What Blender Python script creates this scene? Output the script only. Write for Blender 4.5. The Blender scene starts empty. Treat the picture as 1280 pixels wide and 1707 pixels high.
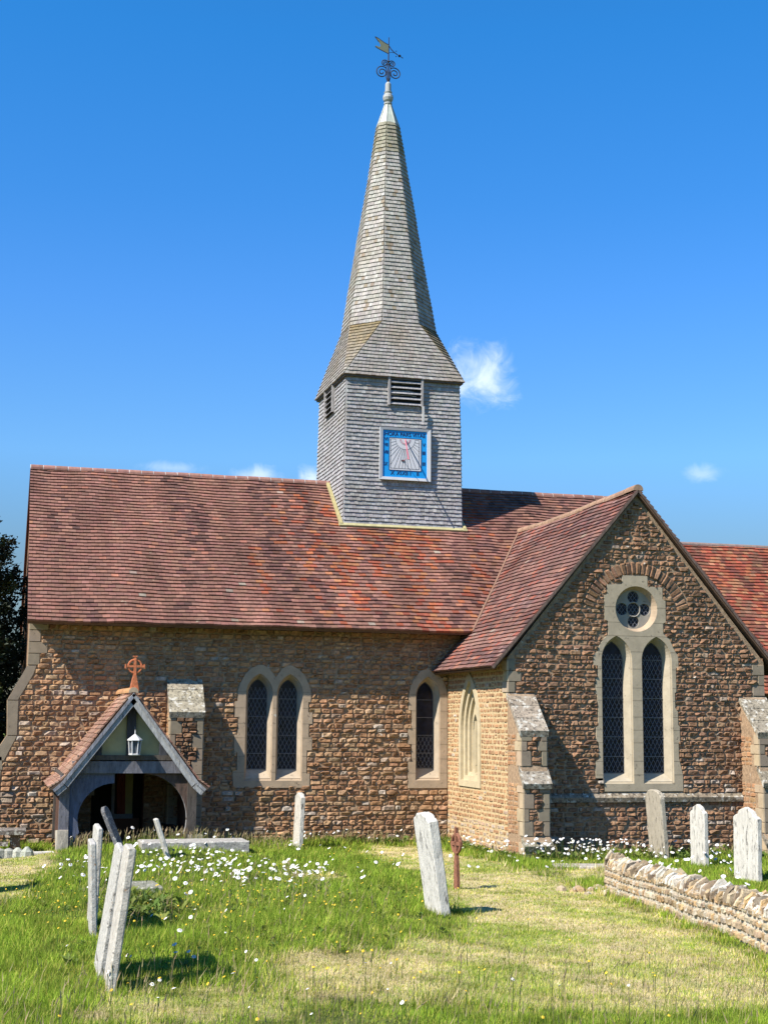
import bpy, math, random
import numpy as np
from mathutils import Vector, Matrix, noise
from mathutils.geometry import tessellate_polygon
random.seed(7); rng = np.random.default_rng(7)
scene = bpy.context.scene
COL = scene.collection
R_ = math.radians

# ------------------------------------------------------------------ camera
CAM = Vector((-10.506, -32.152, 2.209))
cr = Vector((0.96353, -0.26745, 0.00883)); cu = Vector((-0.04826, -0.14120, 0.98880)); cf = Vector((0.26321, 0.95317, 0.14896))
cd = bpy.data.cameras.new('camera'); cam = bpy.data.objects.new('camera', cd); COL.objects.link(cam)
m = Matrix((cr, cu, -cf)).transposed().to_4x4(); m.translation = CAM
cam.matrix_world = m
cd.sensor_fit = 'HORIZONTAL'; cd.sensor_width = 36; cd.lens = 65.52
cd.clip_end = 3000; scene.camera = cam
scene.render.resolution_x = 767; scene.render.resolution_y = 1024
# ------------------------------------------------------------------ sun and sky
SUN = Vector((-.87, -.38, 1.0)).normalized()            # towards the sun
sd = bpy.data.lights.new('sun', 'SUN'); so = bpy.data.objects.new('sun', sd); COL.objects.link(so)
sd.energy = 5.0; sd.angle = R_(0.5); sd.color = (1.0, .925, .80)
so.rotation_euler = SUN.to_track_quat('Z', 'Y').to_euler(); so.location = (-20, -20, 40)
W = bpy.data.worlds.new('World'); scene.world = W; W.use_nodes = True
nt = W.node_tree; N = nt.nodes; L = nt.links; N.clear()
def wn(t, **k):
    n = N.new(t)
    for a, b in k.items(): setattr(n, a, b)
    return n
out = wn('ShaderNodeOutputWorld'); bg = wn('ShaderNodeBackground'); L.new(bg.outputs[0], out.inputs[0])
sky = wn('ShaderNodeTexSky', sky_type='NISHITA', sun_disc=False)
sky.sun_elevation = math.asin(SUN.z); sky.sun_rotation = math.atan2(SUN.x, SUN.y)
sky.altitude = 100; sky.air_density = 1.0; sky.dust_density = 0.3; sky.ozone_density = 5.0
hs = wn('ShaderNodeHueSaturation'); hs.inputs['Hue'].default_value = .5; hs.inputs['Saturation'].default_value = 1.0; hs.inputs['Value'].default_value = 1.0
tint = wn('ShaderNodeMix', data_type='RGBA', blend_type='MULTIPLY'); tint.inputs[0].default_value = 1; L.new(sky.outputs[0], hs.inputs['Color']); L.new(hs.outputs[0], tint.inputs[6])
tc = wn('ShaderNodeTexCoord')
sx3 = wn('ShaderNodeSeparateXYZ'); L.new(tc.outputs['Generated'], sx3.inputs[0])
rp = wn('ShaderNodeValToRGB'); els = rp.color_ramp.elements      # deep polarised blue overhead, paler lower, unseen horizon band dimmed to cut fill light
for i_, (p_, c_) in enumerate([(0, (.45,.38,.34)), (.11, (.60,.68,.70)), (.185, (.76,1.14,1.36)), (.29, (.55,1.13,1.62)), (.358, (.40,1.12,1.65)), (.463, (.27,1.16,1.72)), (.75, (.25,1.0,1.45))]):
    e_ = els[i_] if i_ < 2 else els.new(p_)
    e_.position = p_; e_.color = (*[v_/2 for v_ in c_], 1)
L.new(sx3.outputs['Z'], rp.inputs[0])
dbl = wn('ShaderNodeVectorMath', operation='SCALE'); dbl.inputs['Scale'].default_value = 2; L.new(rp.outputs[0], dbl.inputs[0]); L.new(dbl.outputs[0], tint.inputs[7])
nz = wn('ShaderNodeTexNoise'); nz.inputs['Scale'].default_value = 55; nz.inputs['Detail'].default_value = 8; nz.inputs['Roughness'].default_value = .62; nz.inputs['Distortion'].default_value = .6
L.new(tc.outputs['Generated'], nz.inputs['Vector'])
def mth(op, a, b=None, c=None):
    n = wn('ShaderNodeMath', operation=op)
    for i, v in enumerate((a, b, c)):
        if v is None: continue
        if isinstance(v, (int, float)): n.inputs[i].default_value = v
        else: L.new(v, n.inputs[i])
    return n.outputs[0]
cloud = None
for (c, sx, sz, st) in [((.3225, .9144, .2430), .019, .015, .72), ((.1743, .9691, .1730), .016, .0045, .5), ((.212, .9618, .1722), .0085, .0055, .7),
                        ((.4671, .867, .1735), .009, .0045, .30), ((.1135, .9777, .1767), .016, .003, .25), ((.3185, .915, .252), .010, .012, .55)]:
    sep = wn('ShaderNodeVectorMath', operation='SUBTRACT'); L.new(tc.outputs['Generated'], sep.inputs[0]); sep.inputs[1].default_value = c
    mu = wn('ShaderNodeVectorMath', operation='MULTIPLY'); L.new(sep.outputs[0], mu.inputs[0]); mu.inputs[1].default_value = (1/sx, 1/sx, 1/sz)
    ln = wn('ShaderNodeVectorMath', operation='LENGTH'); L.new(mu.outputs[0], ln.inputs[0])
    d = mth('ADD', ln.outputs['Value'], mth('MULTIPLY', mth('SUBTRACT', nz.outputs[0], .5), 3.2))
    mr = wn('ShaderNodeMapRange', interpolation_type='SMOOTHSTEP'); L.new(d, mr.inputs[0]); mr.inputs[1].default_value = 1.75; mr.inputs[2].default_value = -.35; mr.inputs[3].default_value = 0; mr.inputs[4].default_value = st
    cloud = mr.outputs[0] if cloud is None else mth('MAXIMUM', cloud, mr.outputs[0])
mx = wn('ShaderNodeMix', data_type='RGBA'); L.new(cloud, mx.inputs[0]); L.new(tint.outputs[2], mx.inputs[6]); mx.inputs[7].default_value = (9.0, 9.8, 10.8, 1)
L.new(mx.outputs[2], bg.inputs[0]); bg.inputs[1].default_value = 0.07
scene.view_settings.view_transform = 'Standard'; scene.view_settings.look = 'None'; scene.view_settings.gamma = 1; scene.view_settings.exposure = 0.93
# ------------------------------------------------------------------ helpers
def link(o, parent=None):
    COL.objects.link(o)
    if parent is not None: o.parent = parent
    return o
def tag(o, label=None, cat=None, group=None, kind=None):
    if label: o['label'] = label
    if cat: o['category'] = cat
    if group: o['group'] = group
    if kind: o['kind'] = kind
    return o
def empty(name, loc, label, cat, group=None):
    o = bpy.data.objects.new(name, None); link(o); o.location = loc; o.empty_display_size = .2
    return tag(o, label, cat, group)
class MB:
    def __init__(s): s.v = []; s.f = []; s.c = []; s.runs = []
    def poly(s, pts, col=(1, 1, 1)):
        i = len(s.v); s.v += [tuple(p) for p in pts]; s.f.append(tuple(range(i, i+len(pts)))); s.c.append(col)
    def mesh(s, vs, fs, col=(1, 1, 1)):
        i = len(s.v); s.v += [tuple(p) for p in vs]
        for f in fs: s.f.append(tuple(i+k for k in f)); s.c.append(col)
    def box(s, a, b, col=(1, 1, 1), jit=0, mat=None):
        x0, y0, z0 = a; x1, y1, z1 = b
        vs = [Vector(p) for p in ((x0,y0,z0),(x1,y0,z0),(x1,y1,z0),(x0,y1,z0),(x0,y0,z1),(x1,y0,z1),(x1,y1,z1),(x0,y1,z1))]
        if jit: vs = [v+Vector([random.uniform(-jit, jit) for _ in range(3)]) for v in vs]
        if mat: vs = [mat @ v for v in vs]
        s.mesh(vs, [(0,3,2,1),(4,5,6,7),(0,1,5,4),(1,2,6,5),(2,3,7,6),(3,0,4,7)], col)
    def prism(s, loop, ext, col=(1, 1, 1), cap=True):      # loop CCW seen against ext, ext = extrusion vector
        n = len(loop); lo = [Vector(p) for p in loop]; hi = [p+ext for p in lo]
        i = len(s.v); s.v += [tuple(p) for p in lo+hi]
        for k in range(n):
            s.f.append((i+k, i+(k+1) % n, i+n+(k+1) % n, i+n+k)); s.c.append(col)
        if cap:
            s.f.append(tuple(i+k for k in reversed(range(n)))); s.c.append(col)
            s.f.append(tuple(i+n+k for k in range(n))); s.c.append(col)
    def bar(s, p, q, w, h, up=(0, 0, 1), col=(1, 1, 1), jit=0):
        p = Vector(p); q = Vector(q); d = (q-p).normalized(); u = Vector(up); r = d.cross(u).normalized(); u = r.cross(d)
        loop = [p+r*a*w/2+u*b*h/2 for a, b in ((-1,-1),(1,-1),(1,1),(-1,1))]
        s.prism(loop, q-p, col)
    def tube(s, pts, r, n=6, col=(1, 1, 1), r2=None):
        pts = [Vector(p) for p in pts]; rings = []; i = len(s.v)
        for k, p in enumerate(pts):
            d = (pts[min(k+1, len(pts)-1)]-pts[max(k-1, 0)]).normalized()
            a = d.cross(Vector((0, 1, .02)) if abs(d.y) < .9 else Vector((1, 0, 0))).normalized(); b = d.cross(a)
            rr = r if r2 is None else r+(r2-r)*k/(len(pts)-1)
            for j in range(n):
                t = 2*math.pi*j/n; s.v.append(tuple(p+a*rr*math.cos(t)+b*rr*math.sin(t)))
        for k in range(len(pts)-1):
            for j in range(n):
                s.f.append((i+k*n+j, i+k*n+(j+1) % n, i+(k+1)*n+(j+1) % n, i+(k+1)*n+j)); s.c.append(col)
        s.f.append(tuple(i+j for j in reversed(range(n)))); s.c.append(col)
        s.f.append(tuple(i+(len(pts)-1)*n+j for j in range(n))); s.c.append(col)
    def lathe(s, prof, c, n=16, col=(1, 1, 1), a0=0):
        i = len(s.v)
        for (r, z) in prof:
            for j in range(n):
                t = a0+2*math.pi*j/n; s.v.append((c[0]+r*math.cos(t), c[1]+r*math.sin(t), c[2]+z))
        for k in range(len(prof)-1):
            for j in range(n):
                s.f.append((i+k*n+j, i+k*n+(j+1) % n, i+(k+1)*n+(j+1) % n, i+(k+1)*n+j)); s.c.append(col)
        s.f.append(tuple(i+j for j in reversed(range(n)))); s.c.append(col)
        s.f.append(tuple(i+(len(prof)-1)*n+j for j in range(n))); s.c.append(col)
    def use(s, k): s.runs.append((len(s.f), k))
    def build(s, name, mat, parent=None, smooth=False):
        me = bpy.data.meshes.new(name); me.from_pydata(s.v, [], s.f); me.update()
        for mm in (mat if isinstance(mat, (list, tuple)) else [mat]): me.materials.append(mm)
        if s.runs:
            mi = np.zeros(len(s.f), np.int32)
            for st, k in s.runs: mi[st:] = k
            me.polygons.foreach_set('material_index', mi)
        at = me.attributes.new('Col', 'FLOAT_COLOR', 'FACE')
        arr = np.ones((len(s.f), 4), np.float32); arr[:, :3] = np.array(s.c, np.float32); at.data.foreach_set('color', arr.ravel())
        if smooth: me.polygons.foreach_set('use_smooth', [True]*len(me.polygons))
        o = bpy.data.objects.new(name, me); link(o)
        if parent is not None:
            o.parent = parent; o.matrix_parent_inverse = WM(parent).inverted()
        return o
def WM(o):
    mm = o.matrix_parent_inverse @ o.matrix_basis if o.parent else o.matrix_basis
    return (WM(o.parent) @ mm) if o.parent else mm.copy()
def vary(c, k, h=.03):
    f = 1+random.uniform(-k, k)
    return tuple(max(0, x*f*(1+random.uniform(-h, h))) for x in c)
def lerp(a, b, t): return a+(b-a)*t
def mixc(a, b, t): return tuple(a[i]+(b[i]-a[i])*t for i in range(3))

# ------------------------------------------------------------------ materials
def mat(name, col=None, rough=.85, nscale=8, namp=.25, bump=.3, bscale=30, bdist=.01, lichen=0, lcol=(.62,.6,.54), lscale=9, spec=.3, metal=0, stretch=None, dark=0, lich2=0, l2col=(.5,.3,.06), detail=6, attr=True, alb=.74):
    m = bpy.data.materials.new(name); m.use_nodes = True; t = m.node_tree; n = t.nodes; l = t.links
    b = n['Principled BSDF']; b.inputs['Roughness'].default_value = rough; b.inputs['Specular IOR Level'].default_value = spec; b.inputs['Metallic'].default_value = metal
    tcn = n.new('ShaderNodeTexCoord'); vec = tcn.outputs['Object']
    if stretch:
        mp = n.new('ShaderNodeMapping'); mp.inputs['Scale'].default_value = stretch; l.new(vec, mp.inputs[0]); vec = mp.outputs[0]
    def nz(sc, det=detail, ro=.6, off=0):
        x = n.new('ShaderNodeTexNoise'); x.inputs['Scale'].default_value = sc; x.inputs['Detail'].default_value = det; x.inputs['Roughness'].default_value = ro
        if off:
            o = n.new('ShaderNodeVectorMath'); o.operation = 'ADD'; o.inputs[1].default_value = (off, off*.7, -off); l.new(vec, o.inputs[0]); l.new(o.outputs[0], x.inputs['Vector'])
        else: l.new(vec, x.inputs['Vector'])
        return x.outputs[0]
    if attr:
        a = n.new('ShaderNodeAttribute'); a.attribute_name = 'Col'; c = a.outputs['Color']
        if col:
            mm = n.new('ShaderNodeMix'); mm.data_type = 'RGBA'; mm.blend_type = 'MULTIPLY'; mm.inputs[0].default_value = 1; l.new(c, mm.inputs[6]); mm.inputs[7].default_value = (*col, 1); c = mm.outputs[2]
    else:
        rgb = n.new('ShaderNodeRGB'); rgb.outputs[0].default_value = (*col, 1); c = rgb.outputs[0]
    def mr(v, a0, a1, b0, b1):
        x = n.new('ShaderNodeMapRange'); l.new(v, x.inputs[0]); x.inputs[1].default_value = a0; x.inputs[2].default_value = a1; x.inputs[3].default_value = b0; x.inputs[4].default_value = b1; return x.outputs[0]
    def mixrgb(f, a0, b0, mode='MIX'):
        x = n.new('ShaderNodeMix'); x.data_type = 'RGBA'; x.blend_type = mode
        if isinstance(f, float): x.inputs[0].default_value = f
        else: l.new(f, x.inputs[0])
        l.new(a0, x.inputs[6])
        if isinstance(b0, tuple): x.inputs[7].default_value = (*b0, 1)
        else: l.new(b0, x.inputs[7])
        return x.outputs[2]
    if namp:
        v = mr(nz(nscale), .3, .7, 1-namp, 1+namp)
        x = n.new('ShaderNodeVectorMath'); x.operation = 'SCALE'; l.new(c, x.inputs[0]); l.new(v, x.inputs['Scale']); c = x.outputs[0]
    if dark: c = mixrgb(mr(nz(lscale*1.7, 8, .7, 3.1), .62-dark*.2, .70-dark*.2, 0, .75), c, (.035, .032, .03))
    if lich2: c = mixrgb(mr(nz(lscale*1.3, 8, .65, 7.7), .70-lich2*.25, .76-lich2*.25, 0, .85), c, l2col)
    if lichen: c = mixrgb(mr(nz(lscale, 8, .65, 1.3), .72-lichen*.3, .76-lichen*.3, 0, .9), c, lcol)
    x = n.new('ShaderNodeVectorMath'); x.operation = 'SCALE'; l.new(c, x.inputs[0]); x.inputs['Scale'].default_value = alb; c = x.outputs[0]
    l.new(c, b.inputs['Base Color'])
    if bump:
        bp = n.new('ShaderNodeBump'); bp.inputs['Strength'].default_value = bump; bp.inputs['Distance'].default_value = bdist
        l.new(nz(bscale, 8, .65, 5), bp.inputs['Height']); l.new(bp.outputs[0], b.inputs['Normal'])
    return m
M = {}
M['rubble'] = mat('rubble_stone', rough=.95, nscale=14, namp=.35, bump=.6, bscale=45, bdist=.02, lichen=.22, lscale=7)
M['rubble_low'] = mat('lichened_rubble', rough=.95, nscale=14, namp=.35, bump=.6, bscale=45, bdist=.02, lichen=.5, lscale=6)
M['ashlar'] = mat('ashlar_stone', rough=.9, nscale=5, namp=.14, bump=.25, bscale=40, bdist=.01, lichen=.12, lscale=5, dark=.08)
M['slab'] = mat('lichened_slab', rough=.95, nscale=8, namp=.3, bump=.5, bscale=40, bdist=.015, lichen=.55, lscale=9, dark=.55)
M['tile'] = mat('clay_tile', rough=.85, nscale=9, namp=.22, bump=.3, bscale=60, bdist=.006, lichen=.14, lcol=(.45,.38,.28), lscale=3)
M['shingle'] = mat('oak_shingle', rough=.8, nscale=10, namp=.22, bump=.4, bscale=50, bdist=.006, stretch=(3, 3, .6))
M['lead'] = mat('lead', rough=.55, nscale=6, namp=.2, bump=.1)
M['wood'] = mat('weathered_oak', rough=.8, nscale=3, namp=.35, bump=.6, bscale=9, bdist=.015, stretch=(5, 5, 1.2), dark=.25, lscale=4)
M['plaster'] = mat('plaster', rough=.9, nscale=4, namp=.12, bump=.1)
M['glass'] = mat('leaded_glass', rough=.13, nscale=7, namp=.5, bump=.6, bscale=3.5, bdist=.01, spec=.22, detail=1)
M['iron'] = mat('iron', rough=.6, nscale=20, namp=.2, bump=.2)
M['rust'] = mat('rusty_iron', rough=.85, nscale=25, namp=.4, bump=.5, bscale=60)
M['paint'] = mat('paint', rough=.5, nscale=6, namp=.06, bump=0)
M['white_stone'] = mat('white_lichened_stone', rough=.95, nscale=10, namp=.15, bump=.6, bscale=30, bdist=.02, dark=.36, lscale=6, stretch=(1.6, 1.6, .5))
M['grey_stone'] = mat('grey_lichened_stone', rough=.95, nscale=18, namp=.3, bump=.6, bscale=45, bdist=.015, lichen=.5, lscale=15, dark=.3, lich2=.28, l2col=(.42, .2, .07))
M['drystone'] = mat('dry_stone', rough=.95, nscale=12, namp=.35, bump=.7, bscale=40, bdist=.02, lichen=.48, lscale=10, dark=.18, lich2=.32, l2col=(.42, .25, .06))
M['grass'] = mat('grass_blade', rough=.7, nscale=3, namp=.12, bump=0, spec=.25, alb=.88)
M['leaf'] = mat('yew_leaf', rough=.6, nscale=1.2, namp=.3, bump=0)
M['bark'] = mat('bark', col=(.12,.07,.05), rough=.9, nscale=10, namp=.4, bump=.6, attr=False)
M['flower'] = mat('petal', rough=.6, nscale=8, namp=.05, bump=0)
def translucent(m, k):
    t = m.node_tree; b = t.nodes['Principled BSDF']; o = t.nodes['Material Output']
    tr = t.nodes.new('ShaderNodeBsdfTranslucent'); ms = t.nodes.new('ShaderNodeMixShader'); ms.inputs[0].default_value = k
    t.links.new(b.inputs['Base Color'].links[0].from_socket, tr.inputs[0]); t.links.new(b.outputs[0], ms.inputs[1]); t.links.new(tr.outputs[0], ms.inputs[2]); t.links.new(ms.outputs[0], o.inputs[0])
translucent(M['grass'], .35)
# ------------------------------------------------------------------ ground
def gz(x, y):
    d = math.hypot(x-CAM.x, y-CAM.y)
    z = max(.45-.033*d, -.55)+.3*math.exp(-(((x+7.0)/2.3)**2+((y+3.8)/2.2)**2))
    if d < 60: z += .05*noise.noise(Vector((x*.5, y*.5, 0)))+.02*noise.noise(Vector((x*2.1, y*2.1, 3)))
    return z
PATCH = [[(-7.89,-18.79),(-7.36,-18.23),(-6.66,-18.37),(-5.55,-17.29),(-4.85,-15.87),(-4.39,-12.77),(-3.3,-9.02),(-3.1,-6.79),(-2.9,-3.68),(-2.41,-0.52),(-.9,-1.4),(-1.0,-6.46),(-1.75,-12.59),(-2.68,-17.15),(-3.39,-20.03),(-3.9,-22.4),(-5.2,-22.6),(-6.5,-21.9),(-7.6,-21.3),(-8.2,-20.2)],
         [(-10.9,-1.2),(-9.6,-1.17),(-9.1,-2.98),(-9.6,-8.0),(-10.0,-13),(-12.5,-14)],
         [(-9.65,-20.38),(-8.17,-20.25),(-8.28,-21.97),(-9.64,-22.11)], [(0.2,-7.01),(1.21,-6.5),(-.7,-10.2),(-1.61,-10.4)],
         [(-5.9,-8.6),(-5.2,-8.0),(-4.6,-9.5),(-5.2,-10.6)]]
def inpoly(x, y, P):
    c = False; j = len(P)-1
    for i in range(len(P)):
        if (P[i][1] > y) != (P[j][1] > y) and x < (P[j][0]-P[i][0])*(y-P[i][1])/(P[j][1]-P[i][1])+P[i][0]: c = not c
        j = i
    return c
def mown(x, y):
    k = .22
    n1 = noise.noise(Vector((x*2.2, y*2.2, 9)))*.45+noise.noise(Vector((x*6, y*6, 9)))*.25; n2 = noise.noise(Vector((x*2.2, y*2.2, 19)))*.8+noise.noise(Vector((x*6, y*6, 29)))*.4
    s = 0
    for dx, dy in ((0,0),(k,0),(-k,0),(0,k*2),(0,-k*2)):
        s += any(inpoly(x+dx+n1, y+dy+n2, P) for P in PATCH)
    return s/5
def straw(x, y):
    return min(1, max(0, .6+1.2*noise.noise(Vector((x*.9+4, y*.55, 2)))+1.0*noise.noise(Vector((x*4.4, y*3.0, 5)))+.5*noise.noise(Vector((x*11, y*8, 5)))))
def axis(fine0, fine1, st, far):
    a = list(np.arange(fine0, fine1, st)); k = st
    lo = [fine0]; hi = [a[-1]]
    while lo[-1] > -far: k *= 1.35; lo.append(lo[-1]-k)
    k = st
    while hi[-1] < far: k *= 1.35; hi.append(hi[-1]+k)
    return sorted(lo[1:])+a+hi[1:]
gx = axis(-14, 10, .14, 1500); gy = axis(-27, 2, .14, 1500)
vs = [(x, y, gz(x, y)) for y in gy for x in gx]
nx = len(gx); fs = [(j*nx+i, j*nx+i+1, (j+1)*nx+i+1, (j+1)*nx+i) for j in range(len(gy)-1) for i in range(nx-1)]
me = bpy.data.meshes.new('ground'); me.from_pydata(vs, [], fs); me.update()
at = me.attributes.new('Col', 'FLOAT_COLOR', 'POINT'); arr = np.ones((len(vs), 4), np.float32)
GREEN = (.16, .21, .03); SOIL = (.08, .105, .018); STRAW = (.68, .56, .30); MGREEN = (.34, .39, .08)
for i, (x, y, z) in enumerate(vs):
    if -14 < x < 10 and -27 < y < 2:
        mo = mown(x, y); c = mixc(SOIL, mixc(MGREEN, STRAW, straw(x, y)), mo)
    else: c = GREEN
    arr[i, :3] = c
at.data.foreach_set('color', arr.ravel())
M['ground'] = mat('turf', rough=.95, nscale=22, namp=.35, bump=.8, bscale=60, bdist=.03)
me.materials.append(M['ground']); me.polygons.foreach_set('use_smooth', [True]*len(me.polygons))
tag(link(bpy.data.objects.new('ground', me)), kind='structure')

# ------------------------------------------------------------------ masonry tools
class Fr:
    def __init__(s, O, U, V): s.O = Vector(O); s.U = Vector(U); s.V = Vector(V); s.N = s.U.cross(s.V)
    def __call__(s, u, v, d=0): return s.O+s.U*u+s.V*v+s.N*d
NAVE = Fr((0,0,0), (1,0,0), (0,0,1)); YG = -4.08; GAB = Fr((0,YG,0), (1,0,0), (0,0,1)); WEST = Fr((0,0,0), (0,-1,0), (0,0,1))
def scan(P, v):
    xs = []; j = len(P)-1
    for i in range(len(P)):
        if (P[i][1] > v) != (P[j][1] > v): xs.append((P[j][0]-P[i][0])*(v-P[i][1])/(P[j][1]-P[i][1])+P[i][0])
        j = i
    xs.sort(); return [(xs[k], xs[k+1]) for k in range(0, len(xs)-1, 2)]
def subtract(iv, ex):
    for e0, e1 in ex:
        o = []
        for a, b in iv:
            if e1 <= a or e0 >= b: o.append((a, b)); continue
            if e0 > a: o.append((a, e0))
            if e1 < b: o.append((e1, b))
        iv = o
    return iv
def sheet(mb, fr, outline, holes=(), d=0, thick=0, col=(1,1,1)):
    loops = [[Vector((a, b, 0)) for a, b in outline]]+[[Vector((a, b, 0)) for a, b in h] for h in holes]
    flat = [p for lp in loops for p in lp]
    for t in tessellate_polygon(loops):
        a, b, c = (flat[k] for k in t)
        if (b-a).cross(c-a).z < 0: b, c = c, b
        mb.poly([fr(p.x, p.y, d) for p in (a, b, c)], col)
    if thick:
        n = len(outline)
        ar = sum(outline[i][0]*outline[(i+1) % n][1]-outline[(i+1) % n][0]*outline[i][1] for i in range(n))
        for i in range(n):
            a = outline[i]; b = outline[(i+1) % n]
            if ar < 0: a, b = b, a
            mb.poly([fr(*a, d-thick), fr(*b, d-thick), fr(*b, d), fr(*a, d)], col)
def stone(mb, fr, q, prot, rough, col, nx=4, ny=3):      # q: four (u,v) corners CCW from bottom left; a pillowed rough block
    def P(s, t): return (lerp(lerp(q[0][0], q[1][0], s), lerp(q[3][0], q[2][0], s), t), lerp(lerp(q[0][1], q[1][1], s), lerp(q[3][1], q[2][1], s), t))
    vs = []; base = random.uniform(-.35, .35)*prot
    tu = random.uniform(-1, 1)*rough; tv = random.uniform(-.4, 1)*rough
    for j in range(ny+1):
        for i in range(nx+1):
            s = i/nx; t = j/ny
            edge = i in (0, nx) or j in (0, ny)
            if not edge:
                s = lerp(.14, .86, (i-1)/max(1, nx-2)); t = lerp(.18, .82, (j-1)/max(1, ny-2))
            u, v = P(s, t)
            if edge: d = -.012; u += random.uniform(-.006, .006); v += random.uniform(-.006, .006)
            else: d = prot+base+tu*(s-.5)+tv*(t-.5)+random.uniform(-rough, rough)*.6
            vs.append(fr(u, v, d))
    fs = [(j*(nx+1)+i, j*(nx+1)+i+1, (j+1)*(nx+1)+i+1, (j+1)*(nx+1)+i) for j in range(ny) for i in range(nx)]
    mb.mesh(vs, fs, col)
def rubble(mb, fr, outline, excl, h=(.085, .135), w=(.12, .34), prot=.034, rough=.038, gap=.012, palette=None, v0=None, wob=.012, white=None):
    vmin = min(p[1] for p in outline) if v0 is None else v0; vmax = max(p[1] for p in outline)
    v = vmin
    while v < vmax-.03:
        hh = random.uniform(*h); vm = v+hh/2
        iv = scan(outline, vm)
        for e in excl: iv = subtract(iv, scan(e, vm))
        for a, b in iv:
            u = a
            while u < b-.03:
                ww = random.uniform(*w)
                if b-(u+ww) < .08: ww = b-u
                ww = min(ww, b-u)
                parts = [(v, v+hh)]
                if hh > .11 and ww < .2 and random.random() < .25: s_ = v+hh*random.uniform(.4, .6); parts = [(v, s_), (s_, v+hh)]
                for (a0, a1) in parts:
                    g = gap/2; z0 = a0+g+wob*noise.noise(Vector((u*1.5, v*2, 0))); z1 = a1-g+wob*noise.noise(Vector((u*1.5, (v+hh)*2, 0)))
                    j = lambda: random.uniform(-.008, .008)
                    q = [(u+g+j(), z0+j()), (u+ww-g+j(), z0+j()), (u+ww-g+j(), z1+j()), (u+g+j(), z1+j())]
                    c = palette(u, vm)
                    if white and random.random() < white(u, vm): c = mixc(c, (.6,.56,.5), random.uniform(.2, .7))
                    stone(mb, fr, q, prot*random.uniform(.6, 1.4), rough*random.uniform(.4, 1.3), c)
                u += ww
        v += hh
def pal(cols, k=.18):
    mean = tuple(sum(c[i] for c in cols)/len(cols) for i in range(3))
    def f(u, v):
        c = mixc(random.choice(cols), mean, .35); s = 1+.32*noise.noise(Vector((u*.7, v*.7, 4)))+.2*noise.noise(Vector((u*2.5, v*2.5, 7)))
        return vary(tuple(x*s for x in c), k*.75)
    return f
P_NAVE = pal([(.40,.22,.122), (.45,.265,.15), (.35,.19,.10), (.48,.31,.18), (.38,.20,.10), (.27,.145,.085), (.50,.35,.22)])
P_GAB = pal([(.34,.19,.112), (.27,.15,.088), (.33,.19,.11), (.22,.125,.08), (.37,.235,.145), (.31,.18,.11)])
P_WEST = pal([(.46,.25,.125), (.40,.20,.10), (.50,.30,.16), (.44,.26,.14), (.37,.21,.12)], .12)
MORT = (.40, .275, .175); MORTG = (.38, .275, .185); MORTW = (.62, .47, .27)
ASH = (.47, .36, .255); ASHG = (.31, .255, .19); ASHC = (.46, .39, .285)

def lancet(cx, w, z0, zs, za, n=9):
    h = za-zs; R = (h*h+w*w/4)/w; c = w/2-R; amax = math.atan2(h, -c) if c < 0 else math.atan2(h, -c)
    amax = math.atan2(h, 0-c)
    pts = [(cx-w/2, z0), (cx+w/2, z0)]
    right = [(cx+c+R*math.cos(amax*i/n), zs+R*math.sin(amax*i/n)) for i in range(n+1)]
    left = [(2*cx-x, z) for x, z in reversed(right[:-1])]
    return pts+right+left
def circle(cx, cz, r, n=28): return [(cx+r*math.cos(2*math.pi*i/n), cz+r*math.sin(2*math.pi*i/n)) for i in range(n)]
def loft(mb, fr, A, da, B, db, col):        # from the front loop A (CCW) back to B
    n = len(A)
    for i in range(n):
        j = (i+1) % n
        mb.poly([fr(*A[j], da), fr(*A[i], da), fr(*B[i], db), fr(*B[j], db)], col)
def leads(mb, fr, shp, d, du=.1, dv=.19, w=.009, col=(.5,.5,.52), vmax=None, bars=()):
    us = [p[0] for p in shp]; vsx = [p[1] for p in shp]; u0, u1, v0, v1 = min(us), max(us), min(vsx), max(vsx)
    sl = dv/du
    for sgn in (1, -1):
        k = -int((v1-v0)/dv)-8
        while k < int((v1-v0)/dv)+14:
            ref = v0+k*dv; run = None; n = max(8, int((u1-u0)/.01)); uprev = None
            for i in range(n+1):
                u = lerp(u0, u1, i/n); v = ref+sgn*sl*(u-u0 if sgn > 0 else u-u1)
                ok = v < (vmax or 99) and inpoly(u, v, shp)
                if ok and run is None: run = (u, v)
                if (not ok or i == n) and run is not None:
                    a = run; b = uprev
                    if b and b[0]-a[0] > .015:
                        mb.bar(fr(*a, d), fr(*b, d), w, .008, fr.N, col)
                    run = None
                uprev = (u, v)
            k += 1
    for a, b in zip(shp, shp[1:]+shp[:1]):
        A_ = fr(*a, d-.004); B_ = fr(*b, d-.004)
        if (B_-A_).length > .004: mb.bar(A_, B_, .022, .012, fr.N, (.10,.10,.11))
    for v in bars:
        iv = scan(shp, v)
        for a, b in iv: mb.bar(fr(a+.005, v, d+.012), fr(b-.005, v, d+.012), .014, .014, (0,0,1), (.2,.2,.22))

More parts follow.
